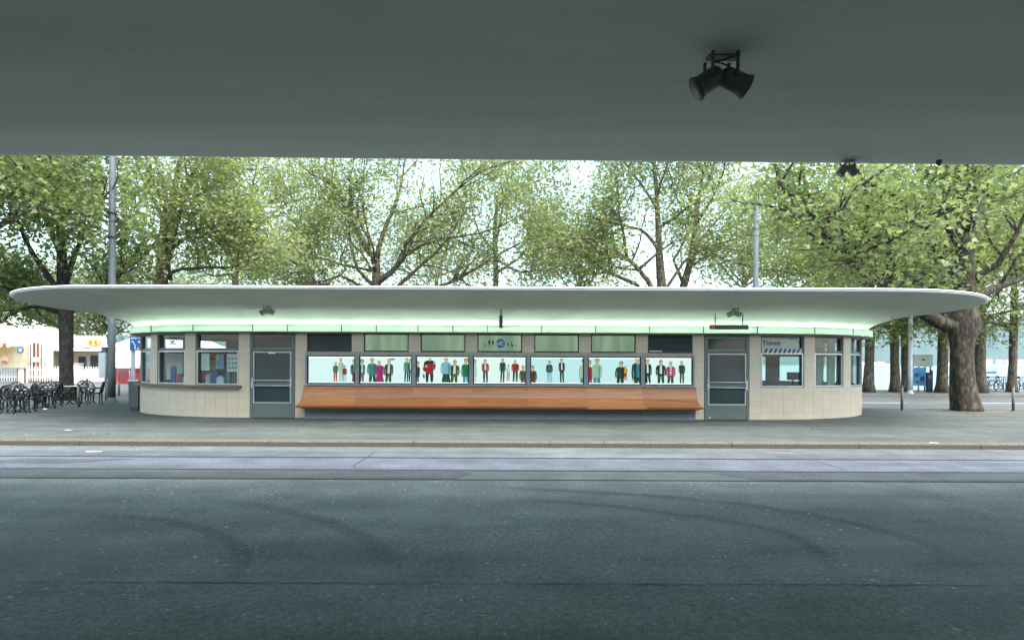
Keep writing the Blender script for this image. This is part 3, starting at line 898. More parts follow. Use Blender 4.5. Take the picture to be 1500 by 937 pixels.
def person_print(par, clip, y, spec):
    x, ty, by, wd, top, bot, hair, style = spec
    h = by - ty
    dk = lambda q: ''.join('%02x' % int(int(q[i:i+2], 16) * 0.80) for i in (0, 2, 4))
    cols = [top, bot, hair, SKIN, 'e8f0ec', 'b83040', '3a8ab0', dk(top), dk(bot)]
    mb = MB()
    lean = rng.uniform(-0.035, 0.035); bend = rng.uniform(-0.02, 0.02)
    def c(px, py, dy_):
        f_ = (by - py) / h
        px = px + h * (lean * f_ + bend * math.sin(PI * min(max(f_, 0), 1)))
        pyc = py - (x - 750) * 0.0044; pxc = px + 0.3
        X = EYE[0] + (pxc - 750) / 48.0; Z = EYE[2] + (532 - pyc) / 48.0
        return (min(max(X, clip[0]), clip[1]), y - dy_, min(max(Z, clip[2]), clip[3]))
    def poly(pts, mi, layer):
        q = [c(a, b, 0.0012 * layer) for a, b in pts]
        xs = [v[0] for v in q]; zs = [v[2] for v in q]
        if max(xs) - min(xs) < 1e-4 or max(zs) - min(zs) < 1e-4: return
        mb.add(q, [tuple(range(len(q)))], mi)
    hd = h * 0.145
    sh = ty + hd * 1.25
    hip = ty + h * 0.52
    hw = wd / 2
    jw = (rng.uniform(-.3, .3), rng.uniform(-.3, .3))
    # legs
    if style == 2:
        poly([(x - hw*0.62, hip - 1), (x + hw*0.62, hip - 1), (x + hw*0.95, ty + h*0.86), (x - hw*0.95, ty + h*0.86)], 1, 1)
        for s_ in (-1, 1): poly([(x + s_*hw*0.4 - 1, ty + h*0.85), (x + s_*hw*0.4 + 1, ty + h*0.85), (x + s_*hw*0.4 + 0.8, by), (x + s_*hw*0.4 - 0.8, by)], 3, 1)
    else:
        for s_ in (-1, 1):
            poly([(x, hip - 1.5), (x + s_*hw*0.66, hip - 1.5), (x + s_*hw*0.72, ty + h*0.75), (x + s_*hw*0.62 + jw[0], by - 0.5), (x + s_*hw*0.22 + jw[0], by - 0.5), (x + s_*hw*0.10, ty + h*0.66)], 1, 1)
            poly([(x + s_*hw*0.15, by - 1), (x + s_*hw*0.72, by - 1), (x + s_*hw*0.85, by + 0.3), (x + s_*hw*0.12, by + 0.3)], 1, 2)
    # arms and torso
    for s_ in (-1, 1):
        poly([(x + s_*hw*0.78, sh + 0.3), (x + s_*hw, sh + h*0.05), (x + s_*hw*1.12, sh + h*0.2), (x + s_*hw*1.02, hip - h*0.03), (x + s_*hw*0.74, hip - h*0.03), (x + s_*hw*0.8, sh + h*0.2)], 0, 1)
        poly(circ_px(x + s_*hw*0.88, hip - h*0.005, h*0.022), 3, 2)
    poly([(x - hw*0.22, sh - hd*0.2), (x + hw*0.22, sh - hd*0.2), (x + hw*0.86, sh + h*0.02), (x + hw*0.74, sh + h*0.18), (x + hw*0.72, hip + h*0.01), (x - hw*0.72, hip + h*0.01), (x - hw*0.74, sh + h*0.18), (x - hw*0.86, sh + h*0.02)], 0, 2)
    sd = rng.choice((-1, 1))
    poly([(x + sd*hw*0.30, sh + h*0.06), (x + sd*hw*0.72, sh + h*0.04), (x + sd*hw*0.71, hip), (x + sd*hw*0.42, hip)], 7, 2.5)
    poly([(x + sd*hw*0.40, hip), (x + sd*hw*0.66, hip), (x + sd*hw*0.66, ty + h*0.76), (x + sd*hw*0.50, by - 1.5)], 8, 1.5)
    if style in (1, 4, 5, 6):
        mi = {1: 4, 4: 6, 5: 5, 6: 4}[style]
        poly([(x - hw*0.2, sh - hd*0.1), (x + hw*0.2, sh - hd*0.1), (x + hw*0.26, hip - h*0.06), (x - hw*0.26, hip - h*0.06)], mi, 3)
    if style == 6:
        for i in range(4):
            z = sh + h*0.05 + i*h*0.085
            poly([(x - hw*0.6, z), (x + hw*0.6, z), (x + hw*0.6, z + h*0.03), (x - hw*0.6, z + h*0.03)], 5, 4)
    if style == 3:
        poly([(x - hw*1.25, sh + h*0.27), (x - hw*0.5, sh + h*0.12), (x + hw*0.7, sh + h*0.10), (x + hw*1.1, sh + h*0.24), (x + hw*0.3, sh + h*0.3), (x + hw*0.75, sh + h*0.5), (x + hw*0.1, sh + h*0.5), (x - hw*1.15, sh + h*0.36)], 5, 4)
        poly(circ_px(x - hw*0.6, sh + h*0.2, h*0.05), 3, 5)
        poly(circ_px(x + hw*0.9, sh + h*0.08, h*0.05), 3, 5)
        poly([(x - hw*1.3, sh + h*0.55), (x - hw*1.0, sh + h*0.45), (x - hw*0.8, sh + h*0.6), (x - hw*1.0, sh + h*0.66)], 6, 4)
    # head
    poly([(x - hd*0.18, sh - hd*0.5), (x + hd*0.18, sh - hd*0.5), (x + hd*0.24, sh + hd*0.1), (x - hd*0.24, sh + hd*0.1)], 3, 3)
    poly(circ_px(x, ty + hd*0.47, hd*0.44, hd*0.5), 2, 3)
    poly(circ_px(x, ty + hd*0.60, hd*0.33, hd*0.42), 3, 4)
    if mb.n: mb.build('printed_figure', [emit_hex(k) for k in cols], par)
def circ_px(x, y, rx, ry=None, n=14):
    ry = ry or rx
    return [(x + rx * math.cos(2*PI*k/n), y - ry * math.sin(2*PI*k/n)) for k in range(n)]
M_tube = emat('fluorescent_case_tube', (0.96, 1.0, 0.92), 0.4)
for k in range(7):
    a, b = DC[k] + 0.003, DC[k + 1] - 0.003
    z0, z1 = 1.115, 2.075; y0 = YF - 0.12; q = 0.055
    mb = MB()
    for X0, X1, Z0, Z1 in ((a, a + q, z0, z1), (b - q, b, z0, z1), (a + q, b - q, z0, z0 + q), (a + q, b - q, z1 - q, z1)):
        mb.bb(X0, X1, y0, YF - 0.002, Z0, Z1)
    cs = mb.build('display_case', M_frame, kiosk)
    mb = MB(); g = 0.03
    for X0, X1, Z0, Z1 in ((a + q, a + q + g, z0 + q, z1 - q), (b - q - g, b - q, z0 + q, z1 - q), (a + q + g, b - q - g, z0 + q, z0 + q + g), (a + q + g, b - q - g, z1 - q - g, z1 - q)):
        mb.bb(X0, X1, y0 + 0.012, YF - 0.03, Z0, Z1)
    mb.build('seal', M_black, cs)
    c0, c1, e0, e1 = a + q + g, b - q - g, z0 + q + g, z1 - q - g
    mb = MB(); mb.bb(c0, c1, YF - 0.045, YF - 0.03, e0, e1)
    mb.build('poster', emat('poster_light_%s' % 'abcdefg'[k], POSTER_C[k], PS * 1.2), cs)
    for zz in (e0 + 0.012, e1 - 0.012):
        mb = MB(); mb.tube([(c0, YF - 0.058, zz), (c1, YF - 0.058, zz)], 0.011, 6); mb.build('fluorescent_tube', M_tube, cs)
    for sp in FIG[k]:
        person_print(cs, (c0 + 0.002, c1 - 0.002, e0 + 0.002, e1 - 0.002), YF - 0.0462, sp)
    mb = MB(); mb.bb(a + q, b - q, y0 + 0.006, y0 + 0.0115, z0 + q, z1 - q)
    mb.build('pane', M_glass, cs)
    if k == 1:
        mb = MB(); X = EYE[0] + (575 - 750) / 48; mb.bb(X - 0.06, X + 0.07, YF - 0.0475, YF - 0.0462, 1.90, 1.945)
        mb.build('caption_plate', emit_hex('4a6a78'), cs)

# bench
bench = thing('bench', (0, YF - 0.3, PZ), 'long curved brown wooden bench on a grey stone plinth below the lit posters', 'bench')
prof = [(16.93, 1.105), (16.915, 1.00), (16.885, 0.88), (16.83, 0.76), (16.75, 0.665), (16.64, 0.59), (16.53, 0.548), (16.42, 0.535)]
bj = [-5.93, -4.34, -2.60, -0.865, 0.87, 2.61, 4.35, 5.95]
for k in range(7):
    a, b = bj[k] + 0.002, bj[k + 1] - 0.002
    vv, ff = [], []
    n = len(prof)
    for x in (a, b):
        for (y, z) in prof: vv.append((x, y, z))
        for (y, z) in prof: vv.append((x, y + 0.02, z - 0.028))
    for i in range(n - 1):
        ff.append((i, i + 1, 2*n + i + 1, 2*n + i))
        ff.append((n + i + 1, n + i, 3*n + i, 3*n + i + 1))
        ff.append((i + 1, i, n + i, n + i + 1))
        ff.append((2*n + i, 2*n + i + 1, 3*n + i + 1, 3*n + i))
    ff.append((0, 2*n, 3*n, n)); ff.append((n - 1, 2*n - 1, 4*n - 1, 3*n - 1))
    mb = MB(); mb.add(vv, ff, 0, False)
    mb.build('bench_panel', M_wood, bench)
    mb = MB()
    ex0 = 0.06 if k == 0 else 0.0; ex1 = 0.06 if k == 6 else 0.0
    mb.bb(a - ex0, b + ex1, 16.385, 16.425, 0.478, 0.537)
    mb.build('seat_edge', M_wood if k == 5 else mat('dark_varnished_edge', (0.12, 0.035, 0.016), (0.20, 0.065, 0.028), 4, 0.4, stretch=(0.4, 8, 8)), bench)
for s_, x in ((-1, bj[0]), (1, bj[-1])):
    pts = [(y, z) for y, z in prof] + [(16.44, 0.48), (16.95, 0.40)]
    n = len(pts); mb = MB()
    xo = x + s_ * 0.03
    vv = [(x, y, z) for y, z in pts] + [(xo + (s_ * 0.03 if z < 0.6 else 0), y, z + 0.006) for y, z in pts]
    mb.add(vv, [tuple(range(n)), tuple(range(2*n - 1, n - 1, -1))] + [(k, (k+1) % n, (k+1) % n + n, k + n) for k in range(n)])
    mb.build('end_cheek', M_wood, bench)
pj = [-5.85, -3.9, -2.2, -0.3, 1.62, 3.5, 5.9]
for a, b in zip(pj[:-1], pj[1:]):
    mb = MB(); mb.bb(a + 0.002, b - 0.002, 16.74, 16.985, PZ + 0.004, 0.475)
    mb.build('plinth_stone', M_stone, bench)

# roof, cove and trough light
def outline(X0, A, B, yc, nf=14, ne=44):
    pts = []
    for i in range(nf): pts.append((-X0 + 2 * X0 * i / nf, yc - B))
    for i in range(ne): t = PI * i / ne; pts.append((X0 + A * math.sin(t), yc - B * math.cos(t)))
    for i in range(nf): pts.append((X0 - 2 * X0 * i / nf, yc + B))
    for i in range(ne): t = PI * i / ne; pts.append((-X0 - A * math.sin(t), yc + B * math.cos(t)))
    return np.array(pts)
bodyL = outline(BX0, BA, BB_, 20.5)
rimL = outline(10.0, 5.6, 6.5, 20.5)
def loft(rings, m, name, parent, flip=False):
    n = len(rings[0][0])
    mb = MB(); vv, ff = [], []
    for pl, z in rings:
        vv += [(x, y, z) for x, y in pl]
    for i in range(len(rings) - 1):
        for k in range(n):
            k2 = (k + 1) % n
            q = (i*n+k, i*n+k2, (i+1)*n+k2, (i+1)*n+k)
            ff.append(q[::-1] if flip else q)
    mb.add(vv, ff, 0, True)
    return mb.build(name, m, parent)
def L_(s_): return bodyL * (1 - s_) + rimL * s_
cv = [(0.004, 2.755), (0.005, 2.86), (0.02, 2.94), (0.05, 3.02), (0.10, 3.11), (0.16, 3.20), (0.24, 3.29), (0.34, 3.375), (0.46, 3.45), (0.60, 3.52), (0.74, 3.575), (0.88, 3.62), (0.985, 3.65)]
loft([(L_(s_), z) for s_, z in cv], M_plaster, 'soffit', kiosk)
cen = np.array([0, 20.5])
loft([(L_(0.985), 3.651), (L_(0.996), 3.655), (L_(1.0), 3.664), (L_(1.0), 3.682)], M_zinc, 'roof_edge', kiosk)
loft([(L_(0.9995), 3.682), (L_(0.997), 3.684), (L_(0.997), 3.692)], M_dark, 'drip_groove', kiosk)
loft([(L_(0.998), 3.693), (L_(1.004), 3.693), (L_(1.004), 3.728), (L_(1.0), 3.735), (L_(0.98), 3.737)], M_white, 'flashing', kiosk)
loft([(L_(0.98), 3.735), (L_(0.5), 3.83), (bodyL, 3.95), (cen + (bodyL - cen) * 0.4, 4.02), (cen + (bodyL - cen) * 0.02, 4.04)], mat('roof_gravel', (0.25, 0.25, 0.24), (0.33, 0.33, 0.32), 3, 0.9), 'roof', kiosk)
loft([(cen + (bodyL - cen) * 0.98, 2.752), (cen + (bodyL - cen) * 0.4, 2.752), (cen + (bodyL - cen) * 0.01, 2.752)], M_plaster, 'ceiling', kiosk)
mb = MB(); cbox(mb, -UTOT, UTOT, PZ + 0.004, PZ + 0.008, -3.2, -0.21, du=0.5)
mb = MB(); vv = [(x, y, PZ + 0.006) for x, y in (cen + (bodyL - cen) * 0.97)]; mb.add(vv, [tuple(range(len(vv)))])
mb.build('floor', mat('interior_floor', (0.16, 0.15, 0.13), (0.21, 0.2, 0.17), 3, 0.5), kiosk)
m = bpy.data.materials.new('opal_acrylic'); m.use_nodes = True
nt = m.node_tree; nt.nodes.clear()
t1 = nt.nodes.new('ShaderNodeBsdfTranslucent'); t1.inputs['Color'].default_value = (0.66, 0.73, 0.66, 1)
t2 = nt.nodes.new('ShaderNodeBsdfDiffuse'); t2.inputs['Color'].default_value = (0.62, 0.70, 0.63, 1)
mx = nt.nodes.new('ShaderNodeMixShader'); mx.inputs[0].default_value = 0.55
oo = nt.nodes.new('ShaderNodeOutputMaterial')
nt.links.new(t2.outputs[0], mx.inputs[1]); nt.links.new(t1.outputs[0], mx.inputs[2]); nt.links.new(mx.outputs[0], oo.inputs[0])
M_opal = m
ST = 0.105
loft([(L_(ST), 2.745), (L_(ST), 2.955), (L_(ST - 0.003), 2.955), (L_(ST - 0.003), 2.745)], M_opal, 'light_trough', kiosk)
loft([(L_(0.0), 2.742), (L_(ST + 0.002), 2.742), (L_(ST + 0.002), 2.722), (L_(0.0), 2.722)], mat('olive_strip', (0.25, 0.29, 0.19), rough=0.5), 'trough_base', kiosk)
M_cove = emat('cove_fluorescent', (0.80, 1.0, 0.87), 9.0)
for s_ in (-1, 1):
    u = 0.05
    while u < 15:
        mb = MB()
        mb.tube([(*O(s_ * (u + 1.46 * k / 8), 0.155), 2.86) for k in range(9)], 0.016, 6)
        mb.build('fluorescent_tube', M_cove, kiosk); u += 1.53
for px in (222, 283, 370, 421, 500, 551, 612, 663, 714, 793, 872, 951, 1030, 1109, 1193, 1249):
    dpt = 16.69
    X = EYE[0] + (px + 0.1 - 750) / FPX * dpt
    if abs(X) > 7.7:
        best = min((abs(750 + (O(u_, 0.34)[0] - EYE[0]) / O(u_, 0.34)[1] * FPX - px), u_) for u_ in [math.copysign(7.6 + 0.02 * q, X) for q in range(270)])[1]
        a = O(best, 0.355)
        ang = math.atan2(O(best + 0.05, 0.3)[1] - O(best - 0.05, 0.3)[1], O(best + 0.05, 0.3)[0] - O(best - 0.05, 0.3)[0])
    else:
        a = (X, YF - 0.325); ang = 0
    mb = MB(); mb.box((a[0], a[1], 2.85), (0.026, 0.016, 0.20), ang)
    mb.build('trough_bracket', M_dark, kiosk)

# signs on the end windows
def on_wall(u, n): 
    x, y = O(u, n)
    x2, y2 = O(u + 0.05, n); x1, y1 = O(u - 0.05, n)
    return x, y, math.atan2(y2 - y1, x2 - x1)
def wall_text(body, size, u, z, n, m, parent, **kw):
    x, y, a = on_wall(u, n)
    return text(body, size, (x, y, z), m, parent, rot=(R(90), 0, a), **kw)
tw = W[(1, 0)]
mb = MB(); cbox(mb, 8.03, 9.28, BEAM1 + 0.002, WTOP - 0.055, -0.094, -0.091)
mb.build('sign_film', mat('grey_green_film', (0.46, 0.49, 0.42), (0.52, 0.55, 0.48), 3, 0.5), tw)
mb = MB(); cbox(mb, 8.03, 9.36, BEAM0 - 0.005, BEAM1 + 0.06, -0.039, -0.034)
mb.build('sign_board', MATS['grey_green_film'], tw)
wall_text('Tickets', 0.20, 8.36, 2.47, -0.088, M_ink, tw, bold=0.003)
for k in range(8):
    u = 8.07 + k * 0.155
    mb = MB(); vv = []
    for n_ in (-0.033, -0.030):
        for (du, z) in ((0, 2.145), (0.078, 2.145), (0.15, 2.292), (0.072, 2.292)):
            vv.append((*O(u + du, n_), z))
    mb.add(vv, [(0,1,2,3), (7,6,5,4), (0,4,5,1), (1,5,6,2), (2,6,7,3), (3,7,4,0)])
    mb.build('blue_stripe', M_navy, tw)
mb = MB(); cbox(mb, 8.97, 9.22, 2.575, 2.63, -0.0905, -0.088)
mb.build('small_logo', MATS.get('x') or mat('teal_blue_print', (0.03, 0.20, 0.36), rough=0.5), tw)
mb = MB(); cbox(mb, 8.99, 9.03, 2.592, 2.615, -0.0875, -0.086); cbox(mb, 9.08, 9.19, 2.592, 2.615, -0.0875, -0.086)
mb.build('logo_mark', M_signwhite, tw)
dw = W[(-1, 1)]
wall_text('DELI', 0.17, -10.46, 2.42, -0.085, M_ink, dw, bold=0.008)
mb = MB()
for k in range(6):
    x, y, a_ = on_wall(-10.60 + 0.055 * k, -0.086)
    mb.box((x, y, 2.565 + 0.004 * (k % 2)), (0.034, 0.002, 0.03 + 0.012 * (k % 3 == 0)), a_)
mb.build('small_lettering', M_ink, dw)
# paper notices inside the glass
M_paper = mat('paper_notice', (0.60, 0.62, 0.60), (0.72, 0.73, 0.70), 9, 0.8)
pw = W[(-1, 0)]
for u0, u1, z0, z1 in ((-9.32, -9.02, 1.55, 2.08), (-8.42, -8.05, 1.52, 2.06)):
    mb = MB(); cbox(mb, u0, u1, z0, z1, -0.116, -0.112); pp = mb.build('paper_notice', M_paper, pw)
for k in range(3):
    mb = MB()
    for q in range(3):
        cbox(mb, -8.38 + 0.11 * q, -8.31 + 0.11 * q, 1.60 + k * 0.14, 1.68 + k * 0.14, -0.1085, -0.1075)
    mb.build('print_block', mat('grey_print', (0.25, 0.28, 0.28), rough=0.7), pw)
mb = MB(); cbox(mb, -8.80, -8.52, 1.60, 2.05, -0.116, -0.112); mb.build('paper_notice', mat('blue_yellow_print', (0.10, 0.22, 0.36), (0.45, 0.38, 0.15), 14, 0.7, sharp=(0.5, 0.6)), pw)

# interior partitions and fittings
mb = MB(); mb.bb(-7.55, -7.45, YF + 0.25, YF + 6.8, PZ + 0.01, 2.745); mb.build('partition', M_int, kiosk)
mb = MB(); mb.bb(7.68, 7.78, YF + 0.25, YF + 6.8, PZ + 0.01, 2.745); mb.build('partition', M_int, kiosk)
def desk(x, y, lx, ly, h, label, m):
    t = thing('service_desk', (x, y, PZ), label, 'desk')
    mb = MB(); mb.bb(x - lx/2, x + lx/2, y - ly/2, y + ly/2, PZ + h - 0.05, PZ + h); mb.build('desk_top', m, t)
    mb = MB(); mb.bb(x - lx/2 + 0.04, x + lx/2 - 0.04, y - ly/2 + 0.05, y - ly/2 + 0.08, PZ + 0.01, PZ + h - 0.05); mb.build('front_panel', m, t)
    for s_ in (-1, 1):
        mb = MB(); mb.bb(x + s_*(lx/2 - 0.03) - 0.02, x + s_*(lx/2 - 0.03) + 0.02, y - ly/2 + 0.08, y + ly/2 - 0.03, PZ + 0.01, PZ + h - 0.05); mb.build('side_panel', m, t)
    return t
desk(9.0, 18.6, 2.2, 0.7, 1.02, 'brown wooden counter behind the ticket window', M_brown)
for x, lb in ((8.45, 'dark monitor at the door end of the ticket counter'), (9.75, 'dark monitor at the rounded end of the ticket counter')):
    t = thing('monitor', (x, 18.6, PZ + 1.02), lb, 'monitor', 'monitors on the ticket counter')
    mb = MB(); mb.bb(x - 0.2, x + 0.2, 18.55, 18.6, 1.30, 1.56); mb.build('screen_housing', M_dark, t)
    mb = MB(); mb.bb(x - 0.025, x + 0.025, 18.58, 18.62, 1.16, 1.31); mb.build('stand', M_dark, t)
    mb = MB(); mb.bb(x - 0.12, x + 0.12, 18.5, 18.68, 1.141, 1.159); mb.build('base', M_dark, t)
def curtain(u0, u1, z0, z1, n, lb):
    mb = MB(); vv, ff = [], []
    k = 60
    for i in range(k + 1):
        u = u0 + (u1 - u0) * i / k
        p_ = O(u, n + 0.025 * math.sin(i * 1.1) + 0.01 * math.sin(i * 2.7))
        vv += [(*p_, z0), (*p_, z1)]
    for i in range(k): ff.append((i*2, i*2+2, i*2+3, i*2+1))
    mb.add(vv, ff, 0, True)
    tag(mb.build('curtain', mat('grey_green_curtain', (0.32, 0.36, 0.31), (0.40, 0.44, 0.38), 2, 0.9)), lb, 'curtain', 'curtains in the ticket office')
curtain(10.0, 10.42, 1.0, 2.70, -0.28, 'grey green curtain drawn at the ticket office window beside the pier')
curtain(10.72, 11.1, 1.0, 2.70, -0.28, 'grey green curtain hanging at the rounded end of the ticket office')
curtain(11.7, 12.7, 1.0, 2.70, -0.30, 'grey green curtain in the window at the pavilion corner by the lake side')
# shop shelf and goods
def shelf(x, y, lx, h, label):
    t = thing('shop_shelf', (x, y, PZ), label, 'shelf')
    for z in (0.3, 0.9, 1.3, 1.7, 2.05):
        if z < h:
            mb = MB(); mb.bb(x - lx/2, x + lx/2, y - 0.15, y + 0.15, PZ + z - 0.012, PZ + z + 0.012); mb.build('shelf_board', M_int, t)
    for s_ in (-1, 1):
        mb = MB(); mb.bb(x + s_*lx/2 - 0.015, x + s_*lx/2 + 0.015, y - 0.16, y + 0.16, PZ + 0.01, PZ + h); mb.build('side_panel', M_int, t)
    return t
shelf(-8.5, 19.3, 1.0, 2.2, 'open shelf of goods inside the shop by the wide window')
gc = [mat('goods_%s' % n_, c, rough=0.5) for n_, c in (('yellow', (0.5, 0.36, 0.06)), ('teal', (0.05, 0.2, 0.24)), ('white', (0.62, 0.62, 0.6)), ('red', (0.4, 0.05, 0.04)), ('blue', (0.03, 0.08, 0.3)), ('brown', (0.22, 0.12, 0.06)))]
gn = ['yellow', 'teal', 'white', 'red', 'blue', 'brown']
zn = {0.9: 'lower', 1.3: 'middle', 1.7: 'upper'}
for z in (0.9, 1.3, 1.7):
    order = list(range(6)); rng.shuffle(order)
    for i, g_ in enumerate(order[:4]):
        x = -8.85 + i * 0.235; h = rng.uniform(0.16, 0.3)
        mb = MB(); mb.bb(x, x + 0.17, 19.2, 19.36, PZ + z + 0.013, PZ + z + 0.013 + h)
        mb.bb(x + 0.04, x + 0.13, 19.24, 19.32, PZ + z + 0.013 + h, PZ + z + 0.04 + h)
        tag(mb.build('packet', gc[g_]), '%s packet on the %s board of the shop shelf' % (gn[g_], zn[z]), 'packet', 'goods on the shop shelf')
desk(-10.2, 18.9, 1.6, 0.6, 0.95, 'brown counter behind the narrow shop window with dark lettering', M_brown)
mb = MB(); mb.bb(-10.65, -10.25, 18.75, 19.1, PZ + 0.951, PZ + 1.3); mb.bb(-10.6, -10.3, 18.8, 19.05, PZ + 1.3, PZ + 1.42)
mb.bb(-10.55, -10.35, 18.72, 18.75, PZ + 1.0, PZ + 1.15)
tag(mb.build('coffee_machine', M_alu), 'small silver machine standing on the shop counter', 'machine')
mb = MB(); mb.bb(-9.75, -9.5, 18.7, 18.95, PZ + 0.951, PZ + 1.15); mb.bb(-9.73, -9.52, 18.69, 18.7, PZ + 0.97, PZ + 1.13)
tag(mb.build('carton', gc[0]), 'yellow carton standing on the shop counter beside the machine', 'carton')

# inner ledge and goods standing in the shop windows
mb = MB(); cbox(mb, -12.7, -7.75, SILL - 0.03, SILL - 0.002, -0.62, -0.205, du=0.2); mb.build('inner_ledge', M_int, kiosk)
for u, n_, wd, h, g_, lb in ((-9.25, -0.35, 0.12, 0.30, 2, 'white bottle-like pack at the pier end of the wide shop window'), (-9.05, -0.4, 0.16, 0.42, 4, 'blue box on the ledge of the wide shop window'), (-8.78, -0.33, 0.2, 0.24, 2, 'low white box in the middle of the wide shop window'),
        (-8.5, -0.36, 0.14, 0.36, 1, 'teal pack right of the middle of the wide shop window'), (-8.28, -0.38, 0.22, 0.5, 5, 'brown carton at the door end of the wide shop window'), (-10.85, -0.36, 0.13, 0.55, 4, 'tall blue pack at the corner end of the lettered shop window'),
        (-10.55, -0.4, 0.2, 0.30, 3, 'red pack on the ledge of the lettered shop window'), (-10.22, -0.35, 0.16, 0.22, 0, 'yellow pack on the ledge below the dark lettering'), (-9.98, -0.4, 0.14, 0.62, 1, 'tall teal pack at the pier end of the lettered shop window'), (-12.2, -0.4, 0.2, 0.6, 5, 'brown carton in the narrow corner window of the shop')):
    x, y = O(u, n_)
    mb = MB(); mb.box((x, y, SILL + h / 2), (wd, 0.13, h), 0.25 * math.sin(u * 9)); mb.box((x, y, SILL + h + 0.02), (wd * 0.5, 0.07, 0.04), 0.25 * math.sin(u * 9))
    tag(mb.build('packet', gc[g_]), lb, 'packet', 'goods in the shop windows')
x, y = O(-10.5, -1.5)
t = thing('drinks_fridge', (x, y, PZ), 'tall dark drinks fridge inside the shop behind the lettered window', 'fridge')
mb = MB(); mb.box((x, y, PZ + 0.98), (0.7, 0.6, 1.94)); mb.build('cabinet', M_dark, t)
for k in range(4):
    mb = MB(); mb.box((x, y - 0.31, PZ + 0.35 + 0.42 * k), (0.58, 0.015, 0.34)); mb.build('glass_door', gc[(1, 2, 3, 0)[k]], t)
mb = MB(); mb.box((x, y - 0.31, PZ + 1.88), (0.62, 0.012, 0.12)); mb.build('header', M_red, t)

# spot lamps under the roof
def spot_pair(loc, s_, label, m=M_dark, rz=0, group='twin spot lamps under the canopies', tilt=(-0.42, -0.36)):
    t = thing('twin_spot_lamp', loc, label, 'lamp', group)
    x, y, z = loc
    mb = MB(); mb.bb(x - 0.11*s_, x + 0.14*s_, y - 0.04*s_, y + 0.04*s_, z - 0.02*s_, z + 0.0)
    mb.build('ceiling_plate', m, t)
    for sg in (-1, 1):
        hx = x + sg * 0.098 * s_
        for q in (-1, 1):
            mb = MB(); mb.tube([(hx, y + q*0.092*s_, z - 0.01), (hx, y + q*0.092*s_, z - 0.20*s_)], 0.014*s_, 6)
            mb.build('bracket_arm', m, t)
        ax = Vector((sg * 0.93, 0.03 if sg < 0 else 0.12, tilt[0] if sg < 0 else tilt[1])).normalized()
        c0 = Vector((hx, y, z - 0.20*s_))
        pr = [(-0.115, 0.02), (-0.11, 0.052), (-0.09, 0.074), (-0.06, 0.082), (0.07, 0.084), (0.10, 0.090), (0.118, 0.101), (0.121, 0.096), (0.08, 0.075)]
        mb = MB(); mb.tube([c0 + ax * (a * s_) for a, b in pr], [b * s_ for a, b in pr], 18, caps=False)
        hd = mb.build('lamp_head', m, t)
        mb = MB(); mb.tube([c0 + ax * (0.068 * s_), c0 + ax * (0.072 * s_)], 0.075 * s_, 18); mb.build('lens', M_frame, hd)
        mb = MB(); mb.tube([c0 - ax * (0.112 * s_), c0 - ax * (0.117 * s_)], 0.021 * s_, 12); mb.build('back_cap', m, hd)
    mb = MB(); mb.tube([(x - 0.07*s_, y - 0.03*s_, z - 0.06*s_), (x - 0.0*s_, y - 0.04*s_, z - 0.055*s_), (x + 0.05*s_, y - 0.03*s_, z - 0.03*s_), (x + 0.12*s_, y - 0.02*s_, z - 0.012*s_)], 0.007*s_, 5)
    mb.tube([(x - 0.07*s_, y - 0.03*s_, z - 0.065*s_), (x + 0.0*s_, y - 0.03*s_, z - 0.075*s_), (x + 0.06*s_, y - 0.02*s_, z - 0.10*s_)], 0.006*s_, 5)
    mb.build('cable', M_black, t)
    return t
M_lampf = mat('grey_lamp_metal', (0.30, 0.31, 0.30), (0.38, 0.39, 0.38), 9, 0.55)
for px, lb in ((391, 'twin spot lamp under the pavilion roof above the shop door'), (1075, 'twin spot lamp under the pavilion roof above the ticket-side door')):
    X = EYE[0] + (px - 750) / FPX * 15.9
    spot_pair((X, 15.9, 3.42), 0.85, lb, M_lampf)
# small things hung under the roof
mb = MB(); X = EYE[0] + (733.5 - 750) / FPX * 16.1
mb.bb(X - 0.045, X + 0.05, 15.85, 16.35, 2.84, 3.17); mb.bb(X - 0.015, X + 0.02, 16.0, 16.03, 3.17, 3.36); mb.bb(X - 0.015, X + 0.02, 16.2, 16.23, 3.17, 3.32)
tag(mb.build('hanging_clock_sign', M_dark), 'dark box sign hung edge-on below the middle of the roof', 'sign')
X0 = EYE[0] + (1040 - 750) / FPX * 16.3; X1 = EYE[0] + (1095.5 - 750) / FPX * 16.3
t = thing('indicator_board', (X0, 16.3, 2.8), 'flat dark indicator board hung above the ticket-side door', 'sign')
mb = MB(); mb.bb(X0, X1, 16.26, 16.38, 2.835, 2.965); mb.build('housing', M_dark, t)
mb = MB(); mb.bb(X0 + 0.14, X1 - 0.02, 16.255, 16.2595, 2.855, 2.945); mb.build('screen', mat('matt_screen', (0.06, 0.075, 0.065), rough=0.4), t)
mb = MB(); mb.bb(X0 + 0.015, X0 + 0.12, 16.254, 16.2595, 2.845, 2.955); mb.build('orange_symbol', mat('orange_symbol', (0.55, 0.13, 0.04), rough=0.5), t)
for x in (X0 + 0.15, X1 - 0.15):
    mb = MB(); mb.bb(x - 0.012, x + 0.012, 16.3, 16.33, 2.965, 3.28); mb.build('hanger', M_dark, t)

